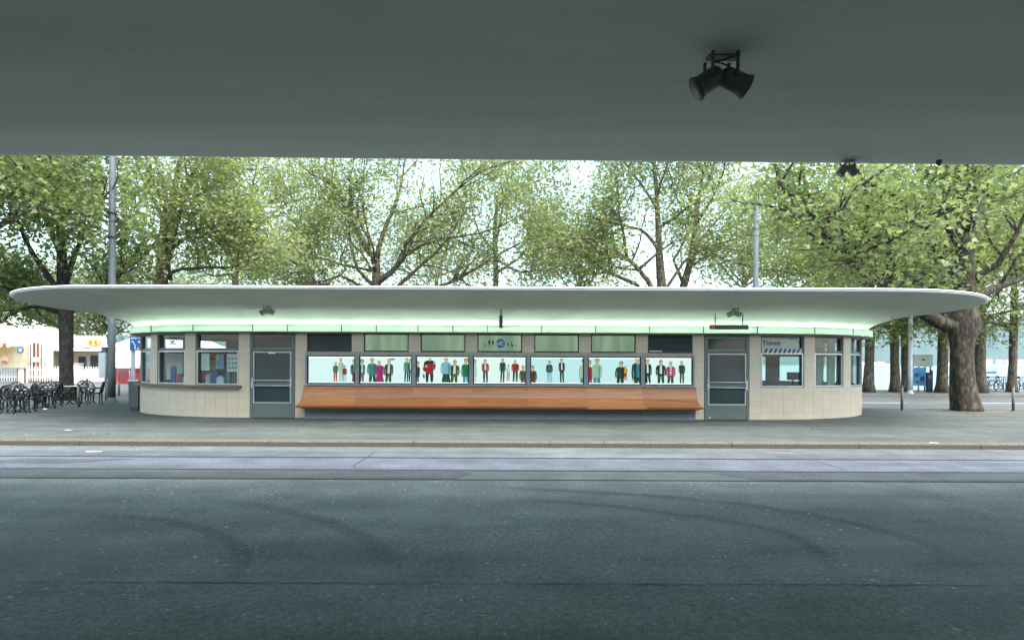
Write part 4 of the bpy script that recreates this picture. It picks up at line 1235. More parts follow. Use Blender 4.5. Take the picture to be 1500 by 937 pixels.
# ================================================================ the shelter above the camera
sh = thing('near_shelter', (0, -4, 0), 'wide plaster canopy of the near shelter spanning the top of the view', 'shelter')
KS = 1.37
nb = outline(9, 5.2, 3.0, -5.0)
nr = outline(22, 8.0, 5.0 + 5.49 * KS, -5.0)
skew = lambda pl, s_: np.stack([pl[:, 0], pl[:, 1] + 0.0147 * pl[:, 0] * s_], 1)
def N_(s_): return skew(nb * (1 - s_) + nr * s_, s_)
def sy(y): return (y * KS + 2.0) / (2.0 + 5.49 * KS)      # overhang runs from the wall (s 0) to the rim (s 1)
def zz_(z): return EYE[2] + (z - EYE[2]) * KS
npf = [(0.0, 2.62), (0.03, 2.95), (sy(-0.9), 3.12), (sy(0), 3.26), (sy(1), 3.41), (sy(2), 3.545), (sy(2.9), 3.655), (sy(3.25), 3.695), (sy(3.45), 3.712), (sy(3.8), 3.725), (sy(4.6), 3.765), (sy(5.1), 3.79), (0.996, 3.808)]
loft([(N_(a), zz_(z)) for a, z in npf], M_soff, 'soffit', sh)
ZR = zz_(3.808)
loft([(N_(0.996), ZR + 0.001), (N_(1.0), ZR + 0.007), (N_(1.002), ZR + 0.03), (N_(1.002), ZR + 0.11), (N_(0.99), ZR + 0.13)], M_zinc, 'roof_edge', sh)
loft([(N_(0.99), ZR + 0.129), (N_(0.4), ZR + 0.4), (N_(0.0), ZR + 0.5), (np.array([0, -5.0]) + (nb - np.array([0, -5.0])) * 0.02, ZR + 0.6)], MATS['roof_gravel'], 'roof', sh)
loft([(nb, 0.0), (nb, 1.1), (nb, zz_(2.63))], M_tile[0], 'wall', sh)
spot_pair((P(1056, 96, 3.44 * KS)[0], 3.44 * KS, zz_(3.712)), KS * 0.77, 'large twin spot lamp hanging from the near ceiling', tilt=(-0.62, -0.36), m=mat('dark_lamp_paint', (0.11, 0.115, 0.13), (0.16, 0.165, 0.18), 8, 0.5))
xx = P(1241, 242, 5.44 * KS)
spot_pair((xx[0], 5.44 * KS, zz_(3.804)), 0.62, 'grey twin spot lamp at the edge of the near ceiling against the leaves', M_lampf, tilt=(-1.5, -1.0))
mb = MB(); xx = P(1371, 243, 5.45 * KS); mb.bb(xx[0] - 0.024, xx[0] + 0.024, 5.40 * KS, 5.43 * KS, ZR - 0.06, ZR + 0.002); mb.bb(xx[0] - 0.014, xx[0] + 0.014, 5.405 * KS, 5.425 * KS, ZR - 0.08, ZR - 0.06)
mb.build('drip_outlet', M_dark, sh)

# ================================================================ trees
LEAF = np.array([(0, 0, 0), (-0.52, 0.30, 0.05), (-0.20, 0.50, 0.0), (0, 1.0, -0.08), (0.20, 0.50, 0.0), (0.52, 0.30, 0.05)])
LTRI = np.array([(0, 2, 1), (0, 3, 2), (0, 4, 3), (0, 5, 4)])
def leaf_mesh(name, pos, size, seed, m, parent, flat=0.75):
    g = np.random.default_rng(seed)
    n = len(pos)
    nrm = g.normal(size=(n, 3)) * flat + np.array((0, 0, 1.0))
    nrm /= np.linalg.norm(nrm, axis=1, keepdims=True)
    az = g.uniform(0, 2 * PI, n)
    tip = np.stack([np.cos(az), np.sin(az), g.uniform(-0.9, 0.1, n)], 1)
    tip -= nrm * np.sum(tip * nrm, 1, keepdims=True)
    tip /= np.linalg.norm(tip, axis=1, keepdims=True)
    sd = np.cross(tip, nrm)
    sz = size * g.uniform(0.45, 1.4, n)
    v = pos[:, None, :] + sz[:, None, None] * (LEAF[None, :, 0:1] * sd[:, None, :] + LEAF[None, :, 1:2] * tip[:, None, :] + LEAF[None, :, 2:3] * nrm[:, None, :])
    off = np.array(WORLD.get(parent.name, (0, 0, 0)))
    v = (v - off).reshape(-1, 3)
    f = (LTRI[None] + (np.arange(n) * 6)[:, None, None]).reshape(-1)
    me = bpy.data.meshes.new(name)
    me.vertices.add(len(v)); me.vertices.foreach_set('co', v.astype(np.float32).ravel())
    nt_ = len(f) // 3
    me.loops.add(len(f)); me.loops.foreach_set('vertex_index', f.astype(np.int32))
    me.polygons.add(nt_); me.polygons.foreach_set('loop_start', (np.arange(nt_) * 3).astype(np.int32))
    me.update(calc_edges=True)
    at = me.attributes.new('tone', 'FLOAT', 'POINT')
    tone = np.clip(g.normal(0.5, 0.24, n), 0, 1)
    at.data.foreach_set('value', np.repeat(tone, 6).astype(np.float32))
    me.materials.append(m)
    o = bpy.data.objects.new(name, me); C.objects.link(o); o.parent = parent
    return o

def resample(pts, n):
    pts = np.array(pts, float)
    t = np.concatenate([[0], np.cumsum(np.linalg.norm(np.diff(pts, axis=0), axis=1))])
    tt = np.linspace(0, t[-1], n)
    return np.stack([np.interp(tt, t, pts[:, k]) for k in range(3)], 1), t[-1]

def lumpy(mb, pts, rad, sides, g, amp):
    """tube with an uneven skin"""
    k = mb.n
    mb.tube(pts, rad, sides)
    n = len(pts)
    ph = g.uniform(0, 6.28, 6)
    for i in range(n):
        c = np.array(pts[i])
        for j in range(sides):
            a = 2 * PI * j / sides
            w_ = 1 + amp * (math.sin(3 * a + ph[0] + i * 0.35) * 0.5 + math.sin(5 * a + ph[1] - i * 0.22) * 0.3 + math.sin(i * 1.1 + 2 * a + ph[2]) * 0.35)
            q = np.array(mb.v[k + i * sides + j])
            mb.v[k + i * sides + j] = tuple(c + (q - c) * w_)

def tree(label, base, trunk, limbs, nleaf, lsize, seed, spread=1.0, dens=1.0, leafm=None, barkm=None, group='plane trees', twig_leaf=0.22, auto=None, minz=4.2, lump=0.06, sub=0.5, keep=None, thin=1.0):
    """trunk: [(x,y,z,r)...]; limbs: list of [(x,y,z)...] with start radius last"""
    g = np.random.default_rng(seed)
    nleaf = int(nleaf * 1.0); twig_leaf *= 2.0
    t = thing('plane_tree', base, label, 'tree', group)
    mb = MB()
    tp = np.array([q[:3] for q in trunk]); tr = [q[3] for q in trunk]
    if len(tp) < 14:
        pr, _ = resample(tp, 16)
        tt = np.linspace(0, 1, 16)
        src = np.concatenate([[0], np.cumsum(np.linalg.norm(np.diff(tp, axis=0), axis=1))]); src /= src[-1]
        tr = list(np.interp(tt, src, tr)); tp = pr
    lumpy(mb, tp, tr, 14, g, lump)
    mb.build('trunk', barkm or M_bark, t)
    lim = []
    for L_pts, r0 in limbs:
        p, ln = resample(L_pts, max(5, int(len(L_pts) * 2)))
        w_ = g.normal(0, 0.03 * ln / len(p), p.shape); w_[0] = 0
        p = p + w_
        lim.append((p, ln, r0 * 1.0))
    if auto:
        n, L0, el0, el1, top = auto
        for k in range(n):
            az = 2 * PI * (k + g.uniform(-0.3, 0.3)) / n * 1.0
            st = tp[-1] - np.array((0, 0, g.uniform(0, top)))
            el = R(g.uniform(el0, el1)); ln = L0 * g.uniform(0.75, 1.15)
            p = [st]
            dvec = np.array((math.cos(az) * math.cos(el), math.sin(az) * math.cos(el), math.sin(el)))
            for q in range(7):
                dvec = dvec + g.normal(0, 0.16, 3) + np.array((0, 0, 0.05)); dvec /= np.linalg.norm(dvec)
                p.append(p[-1] + dvec * ln / 7)
            lim.append((np.array(p), ln, min(0.12, tr[-1] * g.uniform(0.42, 0.62))))
    tw = MB()
    leafseg = []
    def grow(p, ln, r0, lev):
        n = len(p)
        if lev == 0: cnt = int(ln * 1.2 * dens) + 2
        elif lev == 1: cnt = int(ln * 2.2 * dens) + 1
        else: cnt = 0
        for c in range(cnt):
            f = g.uniform(0.30 if lev == 0 else 0.12, 1.0)
            i = min(n - 2, int(f * (n - 1))); q = p[i] + (p[i+1] - p[i]) * (f * (n - 1) - i)
            dv = p[i+1] - p[i]; dv /= np.linalg.norm(dv) + 1e-9
            rd = g.normal(size=3); rd -= dv * np.dot(rd, dv); rd /= np.linalg.norm(rd) + 1e-9
            a = R(g.uniform(30, 75))
            dd = dv * math.cos(a) + rd * math.sin(a); dd[2] += 0.12; dd /= np.linalg.norm(dd)
            l2 = ln * g.uniform(0.26, 0.55) * (1.15 - 0.5 * f) * spread if lev == 0 else ln * g.uniform(0.3, 0.65)
            l2 = max(0.5, min(l2, 3.6 if lev == 0 else 1.7))
            m_ = 5 if lev == 0 else 4
            pp = [q]
            for s_ in range(m_):
                dd = dd + g.normal(0, 0.2, 3); dd[2] -= 0.02 * lev; dd /= np.linalg.norm(dd)
                pp.append(pp[-1] + dd * l2 / m_)
            pp = np.array(pp)
            rr = max(0.006, r0 * (1 - 0.75 * f) * (0.5 if lev == 0 else 0.45))
            tw.tube(pp, list(np.linspace(rr, max(0.004, rr * 0.3), len(pp))), 5 if lev == 0 else 3, caps=False)
            if lev >= 0: leafseg.append((pp, l2 * (0.35 if lev == 0 else 1.0)))
            if lev < 1: grow(pp, l2, rr, lev + 1)
    for p, ln, r0 in lim:
        b = MB()
        rad = list(r0 * (1 - 0.82 * np.linspace(0, 1, len(p)) ** 0.8))
        b.tube(p, rad, 9, caps=True)
        b.build('limb', barkm or M_bark, t)
        grow(p, ln, r0, 0)
    if tw.n: tag(tw.build('twigs', barkm or M_bark, t), kind='stuff')
    wts = np.array([s_[1] for s_ in leafseg]); wts = wts / wts.sum()
    ix = g.choice(len(leafseg), nleaf, p=wts)
    pos = np.zeros((nleaf, 3))
    us = g.uniform(0.15, 1.05, nleaf)
    jit = g.normal(0, twig_leaf, (nleaf, 3)) * np.array((1, 1, 0.75))
    for i in range(nleaf):
        pp = leafseg[ix[i]][0]; n = len(pp)
        f = min(us[i], 0.999) * (n - 1); a = int(f)
        pos[i] = pp[a] + (pp[a+1] - pp[a]) * (f - a)
    pos += jit
    pos = pos[g.uniform(size=len(pos)) < thin]
    pos = pos[pos[:, 2] > minz]
    # keep clear of both roofs
    bad = (np.abs(pos[:, 0]) < 17.2) & (pos[:, 1] > 13.3) & (pos[:, 1] < 27.7) & (pos[:, 2] < 4.35)
    pos = pos[~bad]
    pos = pos[pos[:, 1] > 9.0]
    if keep is not None: pos = pos[keep(pos)]
    mx_ = EYE[0] + (163 - 750) / FPX * 23.4          # the crowns are cut back round the tram mast
    ln_ = (pos[:, 0] - mx_) - (EYE[0] - mx_) * (23.4 - pos[:, 1]) / 23.4      # clearance for the span wire across the road
    pos = pos[(np.abs(ln_) > 0.42) | (pos[:, 1] > 24.2)]
    leaf_mesh('crown', pos, lsize, seed + 500, leafm or M_leaf, t)
    return t

def V(x, y, dp): return np.array(P(x, y, dp))
def limb(pts, r): return ([V(*q) for q in pts], r)
def gz(x, dp, z=PZ):   # foot of something seen at column x
    return (EYE[0] + (x + 0.5 - 750) / FPX * dp, dp, z)
def trunk_px(x0, dp, r0, pts, z=PZ):
    """foot, then (x, y, r) points"""
    b = gz(x0, dp, z)
    return [(b[0], b[1], z - 0.05, r0 * 1.45), (b[0], b[1], z + 0.25, r0 * 1.12), (b[0], b[1], z + 0.8, r0)] + [(*V(x, y, dp), r) for x, y, r in pts]

# near tree on the right
d = 20.7
tk = [(*gz(1416, d, PZ - 0.05), 0.53), (*gz(1414, d, PZ + 0.2), 0.47), (*gz(1411, d, PZ + 0.6), 0.42), (*V(1409, 560, d), 0.385), (*V(1408, 535, d), 0.37), (*V(1408, 510, d), 0.37), (*V(1409, 492, d), 0.43), (*V(1412, 478, d), 0.50), (*V(1412, 464, d), 0.45), (*V(1412, 448, d), 0.39), (*V(1413, 428, d), 0.36), (*V(1413, 405, d), 0.36), (*V(1412, 380, d), 0.28), (*V(1411, 345, d), 0.22), (*V(1409, 300, d), 0.16), (*V(1408, 240, d), 0.11), (*V(1410, 180, d), 0.07)]
tree('stout old tree with a swollen knotty trunk beside the street posts', gz(1412, d), tk, [
    limb([(1398, 480, d), (1363, 466, d), (1330, 440, 20.9), (1304, 421, 20.2), (1254, 391, 19.2), (1217, 357, 18.4), (1192, 318, 17.8), (1170, 287, 17.4), (1144, 281, 17.2), (1143, 262, 17.2), (1128, 225, 17.0)], 0.27),
    limb([(1412, 440, d), (1375, 425, d), (1349, 416, 20.2), (1324, 400, 20.0), (1296, 392, 19.6)], 0.15),
    limb([(1412, 430, d), (1391, 388, 20.5), (1349, 340, 20.2), (1318, 290, 19.8), (1276, 270, 19.5), (1230, 245, 19.0)], 0.17),
    limb([(1413, 400, d), (1425, 360, 21), (1430, 320, 21.5), (1450, 270, 22), (1465, 200, 22)], 0.17),
    limb([(1414, 450, d), (1445, 427, 21), (1483, 412, 21.5), (1530, 395, 22), (1580, 370, 22)], 0.2),
    limb([(1413, 415, d), (1460, 390, 20), (1490, 340, 19.5), (1520, 270, 19)], 0.15),
    limb([(1412, 370, d), (1380, 320, 19.7), (1360, 260, 19), (1330, 180, 18)], 0.14),
    limb([(1411, 350, d), (1430, 290, 20), (1410, 220, 18.8), (1440, 140, 18)], 0.13)],
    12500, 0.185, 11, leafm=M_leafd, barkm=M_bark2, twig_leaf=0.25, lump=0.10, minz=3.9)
# left tree among the chairs
d = 24.3
tree('dark trunked tree rising behind the black cafe chairs', gz(97, d), trunk_px(97, d, 0.26, [(97, 500, 0.25), (97, 470, 0.27), (95, 445, 0.25), (92, 410, 0.22), (90, 360, 0.17), (86, 290, 0.13), (80, 220, 0.09)]), [
    limb([(96, 455, d), (60, 440, 24), (20, 425, 23.5), (-40, 395, 23)], 0.16),
    limb([(98, 458, d), (125, 440, 24.6), (160, 415, 25), (190, 380, 25.5), (215, 345, 26)], 0.15),
    limb([(95, 440, d), (60, 390, 23.5), (30, 340, 23), (10, 270, 22.5)], 0.15),
    limb([(93, 420, d), (110, 370, 24), (135, 320, 23.5), (160, 260, 23)], 0.14),
    limb([(90, 380, d), (70, 320, 24.5), (60, 250, 25), (50, 180, 25)], 0.12),
    limb([(97, 460, d), (55, 448, 25), (15, 455, 25.5), (-30, 450, 26)], 0.13),
    limb([(88, 330, d), (110, 270, 24.5), (125, 210, 25), (130, 150, 25)], 0.11)],
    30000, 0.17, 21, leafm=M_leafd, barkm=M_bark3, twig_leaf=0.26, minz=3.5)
# off to the left, only its crown reaches in
d = 21.5
tree('leafy crown reaching in from beyond the left edge of the view', gz(-130, d), trunk_px(-130, d, 0.34, [(-130, 480, 0.33), (-128, 400, 0.3), (-125, 320, 0.2)]), [
    limb([(-128, 430, d), (-70, 380, d), (0, 330, 21), (60, 300, 20.5)], 0.17), limb([(-127, 400, d), (-70, 320, 21), (10, 260, 20.5), (70, 220, 20)], 0.17),
    limb([(-126, 360, d), (-60, 260, 21), (20, 190, 20.5)], 0.15), limb([(-128, 440, d), (-80, 420, 22), (-30, 400, 22.5), (20, 385, 23)], 0.14)],
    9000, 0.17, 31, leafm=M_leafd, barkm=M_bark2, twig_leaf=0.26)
# tall tree behind the shop end of the roof
d = 30
tree('tall straight tree standing behind the shop end of the pavilion roof', gz(235, d), trunk_px(232, d, 0.36, [(232, 460, 0.33), (236, 418, 0.31), (240, 360, 0.33), (246, 320, 0.33), (250, 300, 0.30)]), [
    limb([(248, 312, d), (240, 275, d), (228, 235, 30.3), (222, 190, 30.5), (212, 140, 31)], 0.16),
    limb([(250, 305, d), (258, 265, d), (264, 230, 29.8), (268, 180, 29.5), (270, 120, 29)], 0.2),
    limb([(252, 305, d), (272, 275, 29.6), (284, 250, 29.4), (300, 228, 29), (330, 190, 28.5)], 0.17),
    limb([(238, 345, d), (205, 380, 29.6), (175, 400, 29.2), (140, 415, 29)], 0.12),
    limb([(236, 405, d), (262, 395, 29.7), (300, 392, 29.4), (345, 392, 29.2), (385, 375, 29), (420, 362, 28.6)], 0.12),
    limb([(243, 350, d), (275, 338, 29.6), (310, 333, 29.4), (350, 332, 29), (385, 322, 28.6)], 0.11),
    limb([(236, 418, d), (215, 405, 30.4), (190, 390, 30.8), (165, 370, 31)], 0.11),
    limb([(252, 300, d), (290, 258, 30.6), (330, 245, 31), (375, 250, 31.4), (410, 240, 32)], 0.12),
    limb([(244, 330, d), (222, 290, 30.3), (205, 255, 30.6), (190, 215, 31)], 0.12)],
    26000, 0.18, 41, auto=(5, 7, 10, 50, 4.0), twig_leaf=0.27, minz=4.9)
# slender tree a little further right
d = 40
tree('slender forked tree between the tall straight tree and the wide forked one', gz(345, d), trunk_px(345, d, 0.26, [(345, 440, 0.24), (344, 400, 0.22), (350, 360, 0.18)]), [
    limb([(344, 405, d), (352, 370, d), (362, 330, d), (368, 280, 40.4), (380, 230, 41), (390, 170, 41)], 0.16),
    limb([(343, 410, d), (335, 360, 39.6), (322, 320, 39.2), (318, 270, 39), (310, 210, 38.6)], 0.14),
    limb([(346, 395, d), (385, 372, 39), (420, 362, 38.6), (460, 350, 38), (490, 340, 38)], 0.13),
    limb([(350, 360, d), (375, 310, 40), (410, 285, 39.6), (445, 268, 39), (470, 240, 38.6)], 0.13),
    limb([(346, 400, d), (310, 405, 40.4), (290, 390, 41), (262, 370, 41.5)], 0.1)],
    17000, 0.19, 51, thin=0.95, auto=(7, 7.5, 5, 60, 2.0), twig_leaf=0.30, minz=6.0)
# wide forked tree, middle left
d = 37
tree('wide forked tree with fanning limbs above the posters, middle of the roof line', gz(551, d), trunk_px(553, d, 0.36, [(552, 450, 0.33), (551, 416, 0.3), (551, 392, 0.26), (551, 380, 0.22)]), [
    limb([(551, 385, d), (557, 355, d), (563, 335, d), (575, 308, 37.3), (585, 281, 37.6), (592, 245, 38), (596, 190, 38)], 0.19),
    limb([(550, 382, d), (536, 360, 36.6), (521, 335, 36.4), (507, 305, 36), (488, 272, 35.6), (457, 256, 35), (430, 235, 34.5)], 0.17),
    limb([(552, 415, d), (574, 397, 36.5), (587, 380, 36), (590, 362, 35.8), (612, 335, 35.4), (633, 311, 35), (665, 281, 34.6), (707, 249, 34), (750, 235, 33.6)], 0.19),
    limb([(560, 440, d), (588, 415, 37.4), (618, 385, 37.8), (650, 358, 38), (680, 312, 38.4), (710, 270, 39)], 0.17),
    limb([(588, 378, 36), (616, 360, 36), (652, 348, 35.8), (700, 343, 35.4), (735, 330, 35), (770, 312, 34.5)], 0.12),
    limb([(565, 445, d), (651, 417, 38), (697, 393, 38.4), (731, 372, 38.8), (752, 363, 39), (790, 340, 39.5), (830, 325, 40)], 0.16),
    limb([(548, 420, d), (523, 395, 36.6), (512, 350, 36.2), (510, 310, 36), (512, 270, 35.6), (520, 225, 35)], 0.14),
    limb([(546, 430, d), (500, 402, 37.4), (468, 415, 37.8), (430, 400, 38), (395, 412, 38.5)], 0.12),
    limb([(545, 435, d), (470, 418, 36.6), (440, 390, 36.4), (405, 372, 36), (365, 368, 35.6)], 0.12)],
    30000, 0.19, 61, thin=0.95, auto=(7, 7.5, 5, 60, 2.0), twig_leaf=0.30, minz=5.8)
d = 42
tree('smaller grey stemmed tree showing between the two wide forked trees', gz(726, d), trunk_px(726, d, 0.27, [(726, 440, 0.22), (726, 390, 0.2), (724, 340, 0.15), (728, 290, 0.11)]), [
    limb([(726, 360, d), (735, 310, 42), (745, 260, 42), (740, 200, 42)], 0.1),
    limb([(726, 380, d), (760, 400, 41.5), (790, 395, 41), (830, 400, 40.6)], 0.1),
    limb([(726, 400, d), (765, 375, 42.5), (785, 340, 43), (800, 300, 43)], 0.12),
    limb([(725, 370, d), (700, 340, 42.4), (690, 300, 42.8), (685, 250, 43)], 0.1),
    limb([(727, 300, d), (760, 275, 41.6), (800, 260, 41), (830, 270, 40.6)], 0.09)],
    13000, 0.19, 71, thin=0.9, twig_leaf=0.32, minz=6.2)
# right of centre
d = 35
tree('forked tree with low sweeping limbs behind the ticket end of the roof', gz(965, d), trunk_px(966, d, 0.36, [(968, 450, 0.32), (969, 417, 0.28), (965, 372, 0.24), (964, 335, 0.19), (962, 295, 0.14), (958, 240, 0.1), (955, 180, 0.06)]), [
    limb([(964, 450, d), (953, 417, 34.8), (935, 393, 34.5), (913, 375, 34.2), (887, 359, 34), (865, 348, 33.8), (838, 349, 33.4), (815, 340, 33)], 0.2),
    limb([(955, 440, d), (932, 418, 35.3), (887, 396, 35.6), (860, 377, 35.8), (820, 361, 36), (796, 363, 36), (770, 370, 36.3)], 0.15),
    limb([(936, 394, 34.5), (950, 382, 34.4), (965, 368, 34.2), (985, 356, 34), (1005, 335, 33.6)], 0.12),
    limb([(918, 378, 34.3), (914, 345, 34.2), (908, 320, 34), (905, 280, 33.6), (900, 230, 33.2)], 0.11),
    limb([(964, 365, d), (950, 345, 35.4), (935, 335, 35.8), (900, 327, 36), (862, 318, 36.4), (828, 310, 37)], 0.13),
    limb([(964, 332, d), (985, 322, 34.6), (1005, 305, 34.2), (1025, 280, 33.8), (1050, 250, 33.4)], 0.12),
    limb([(963, 310, d), (940, 270, 35.5), (915, 240, 36), (890, 200, 36.5)], 0.11),
    limb([(968, 430, d), (990, 400, 35.6), (1010, 375, 36), (1030, 345, 36.5), (1070, 300, 37)], 0.13),
    limb([(962, 290, d), (975, 250, 34.5), (990, 200, 34), (1000, 140, 33.6)], 0.09)],
    29000, 0.19, 81, thin=0.95, auto=(7, 7.5, 5, 60, 2.0), twig_leaf=0.29, minz=5.6)
d = 39
tree('paler straight tree just right of the forked tree behind the ticket end', gz(1001, d), trunk_px(1000, d, 0.32, [(1001, 419, 0.27), (1012, 380, 0.24), (1016, 350, 0.19), (1020, 310, 0.14), (1030, 250, 0.1)]), [
    limb([(1013, 375, d), (1040, 362, 38.6), (1075, 350, 38.2), (1110, 340, 38)], 0.11), limb([(1010, 392, d), (1040, 372, 39.4), (1065, 362, 39.8), (1100, 372, 40)], 0.1),
    limb([(1002, 420, d), (986, 380, 39.4), (1005, 350, 39.6), (1010, 300, 40), (1002, 240, 40)], 0.13), limb([(1018, 330, d), (1045, 290, 38.8), (1060, 250, 38.6), (1070, 190, 38.4)], 0.12),
    limb([(1018, 320, d), (990, 290, 39.4), (980, 250, 39.8), (960, 210, 40)], 0.1), limb([(1014, 365, d), (1080, 385, 38.6), (1120, 395, 38.4), (1160, 400, 38)], 0.1)],
    19000, 0.19, 91, thin=0.95, auto=(7, 7.5, 5, 60, 2.0), twig_leaf=0.30, minz=6.0)
# row on the quay
QT = [(1272, 34.6, 0.29, 'lone quay tree nearest the rounded ticket end', 101), (1311, 35.0, 0.27, 'left tree of the close pair on the quay', 102), (1326, 35.8, 0.24, 'right tree of the close pair on the quay', 103),
      (1380, 34.4, 0.30, 'quay tree just left of the stout old tree', 104), (1434, 34.6, 0.36, 'thick quay tree directly behind the stout old tree', 105), (1482, 35.5, 0.24, 'quay tree in front of the railing at the far right edge', 106)]
for x, d, r, lb, sd in QT:
    g0 = np.random.default_rng(sd)
    k = r / 0.3
    lean = g0.uniform(-3, 3)
    tree(lb, gz(x, d, 0.118), trunk_px(x, d, r, [(x + lean * 0.4, 535, r * 0.92), (x + lean * 0.6, 500, r * 0.88), (x + lean, 470, r * 0.95), (x + lean, 448, r * 0.8), (x + lean * 1.2, 415, r * 0.6), (x + lean, 360, r * 0.4)], 0.118),
         [limb([(x + lean, 482, d), (x - 22, 474, d), (x - 40, 470, d + .5), (x - 62, 462, d + 1)], 0.10 * k), limb([(x + lean, 474, d), (x - 14, 462, d - 1), (x - 30, 468, d - 1.6), (x - 46, 480, d - 2)], 0.06 * k), limb([(x + lean, 476, d), (x + 16, 466, d + 1), (x + 32, 474, d + 1.5), (x + 48, 486, d + 2)], 0.06 * k), limb([(x + lean, 470, d), (x + 25, 460, d), (x + 50, 455, d - .4), (x + 75, 440, d - .8)], 0.11 * k)],
         16000, 0.18, sd, auto=(8, 7.0, -12, 65, 5.8), twig_leaf=0.28, minz=2.9, leafm=M_leaf, group='plane trees along the quay', lump=0.08)
# trees filling the view further off
FT = [(30, 62, 'leafy tree behind the white fair tent at the far left', 201), (150, 66, 'leafy tree behind the white sign front of the fair', 202), (235, 70, 'bushy tree beyond the blue lane sign', 203), (450, 58, 'far tree filling the gap left of the wide forked tree', 204),
      (640, 64, 'far tree showing thinly through the limbs above the posters', 205), (850, 60, 'far tree filling the gap left of the low sweeping limbs', 206), (1090, 56, 'far tree behind the blue grey mast at the ticket end', 207), (1200, 50, 'far tree behind the long bent limb', 208)]
for x, d, lb, sd in FT:
    g0 = np.random.default_rng(sd)
    low = x < 300
    tp_ = trunk_px(x, d, 0.3, [(x + 2, 515, 0.28), (x - 2, 495, 0.25), (x, 475, 0.22)] if low else [(x + 4, 500, 0.3), (x - 3, 450, 0.25), (x, 400, 0.2)], -0.012)
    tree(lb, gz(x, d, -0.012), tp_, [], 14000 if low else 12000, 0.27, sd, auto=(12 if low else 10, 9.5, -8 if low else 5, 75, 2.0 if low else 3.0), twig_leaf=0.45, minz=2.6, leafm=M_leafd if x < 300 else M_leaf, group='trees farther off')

# ================================================================ poles, posts, signs
def pole(x, d, r, ztop, label, m, z=PZ, cat='mast', name='mast', taper=0.75, collar=None):
    b = gz(x, d, z)
    t = thing(name, b, label, cat)
    mb = MB(); mb.tube([(b[0], b[1], z), (b[0], b[1], z + 1.2), (b[0], b[1], ztop)], [r, r * 0.98, r * taper], 16); mb.build('shaft', m, t)
    mb = MB(); mb.lathe(b, [(r * 1.5, 0.0), (r * 1.5, 0.05), (r * 1.15, 0.08), (r * 1.02, 0.2)], 16); mb.build('foot_ring', m, t)
    for zz in (collar or []):
        mb = MB(); mb.lathe((b[0], b[1], zz), [(r * 0.9, 0), (r * 1.12, 0.01), (r * 1.12, 0.10), (r * 0.9, 0.11)], 16); mb.build('clamp', M_dark, t)
    mb = MB(); mb.lathe((b[0], b[1], ztop), [(r * taper, 0), (r * taper * 1.1, 0.02), (0.01, 0.08)], 16); mb.build('cap', m, t)
    return t
big = pole(163, 23.4, 0.15, 12.5, 'thick grey blue mast beside the tree and the black chairs', M_pole, collar=[8.0, 7.0])
b = gz(153, 23.4)
t = thing('control_box', (b[0], b[1], 0.9), 'pale grey control box fixed to the thick mast', 'control box')
mb = MB(); mb.bb(b[0] - 0.13, b[0] + 0.15, 23.22, 23.5, 1.12, 2.18); mb.build('housing', mat('box_grey', (0.30, 0.36, 0.40), (0.36, 0.42, 0.46), 3, 0.5), t)
mb = MB(); mb.bb(b[0] - 0.03, b[0] + 0.15, 23.24, 23.45, 2.18, 2.42); mb.build('dark_top', M_dark, t)
mb = MB(); mb.tube([(b[0] + 0.08, 23.36, PZ), (b[0] + 0.08, 23.36, 1.12)], 0.03, 8); mb.build('conduit', M_pole, t)
for z in (1.4, 1.95):
    mb = MB(); mb.bb(b[0] + 0.15, b[0] + 0.24, 23.34, 23.40, z, z + 0.05); mb.build('strap', M_dark, t)
mb = MB(); mb.bb(b[0] - 0.11, b[0] + 0.13, 23.214, 23.2195, 1.16, 2.12); mb.build('door', mat('box_grey_door', (0.33, 0.39, 0.43), rough=0.5), t)

lane = pole(194.5, 29.5, 0.105, 6.6, 'pale pole carrying the blue lane sign by the shop end', M_ppole, z=-0.012, cat='sign pole', name='sign_pole', taper=0.9)
c = V(198.5, 502.5, 29.3)
mb = MB(); mb.bb(c[0] - 0.34, c[0] + 0.42, 29.33, 29.36, c[2] - 0.38, c[2] + 0.38)
sg = mb.build('sign_plate', M_blue, lane)
def bent_arrow(x0, z0, s_, h):
    w_ = 0.03
    return [[(x0 - w_, z0 - h), (x0 + w_, z0 - h), (x0 + w_, z0), (x0 + w_ - s_, z0 + h*0.55), (x0 - w_ - s_, z0 + h*0.55), (x0 - w_, z0)],
            [(x0 - s_ - 0.085, z0 + h*0.48), (x0 - s_ + 0.085, z0 + h*0.62), (x0 - s_ - 0.06, z0 + h*0.95)]]
flat('lane_arrow', bent_arrow(c[0] - 0.05, c[2] - 0.08, 0.12, 0.24) + bent_arrow(c[0] + 0.30, c[2] - 0.08, 0.12, 0.24), 29.329, M_signwhite, lane, 0.004)
mb = MB(); mb.bb(c[0] - 0.28, c[0] + 0.02, 29.325, 29.3295, c[2] + 0.22, c[2] + 0.31); mb.build('sign_strip', M_signwhite, lane)
mb = MB(); mb.bb(c[0] + 0.07, c[0] + 0.36, 29.325, 29.3295, c[2] + 0.25, c[2] + 0.285); mb.build('sign_line', M_signwhite, lane)
mb = MB(); mb.tube([(c[0] + 0.1, 29.33, c[2] - 0.27), (c[0] + 0.1, 29.32, c[2] - 0.27)], 0.05, 12); mb.build('sign_symbol', M_signwhite, lane)

pole(1106, 27.5, 0.155, 10.2, 'blue grey mast rising behind the roof above the ticket-side door', M_pole, z=-0.012)
pole(1228, 46, 0.19, 14.0, 'pale slim mast rising through the leaves under the bent limb', M_ppole, z=-0.012)
pole(1333, 33.2, 0.125, 9.5, 'pale grey mast beside the close pair of quay trees', mat('pole_grey', (0.36, 0.40, 0.41), (0.44, 0.47, 0.48), 2, 0.5), z=0.118, taper=0.9)

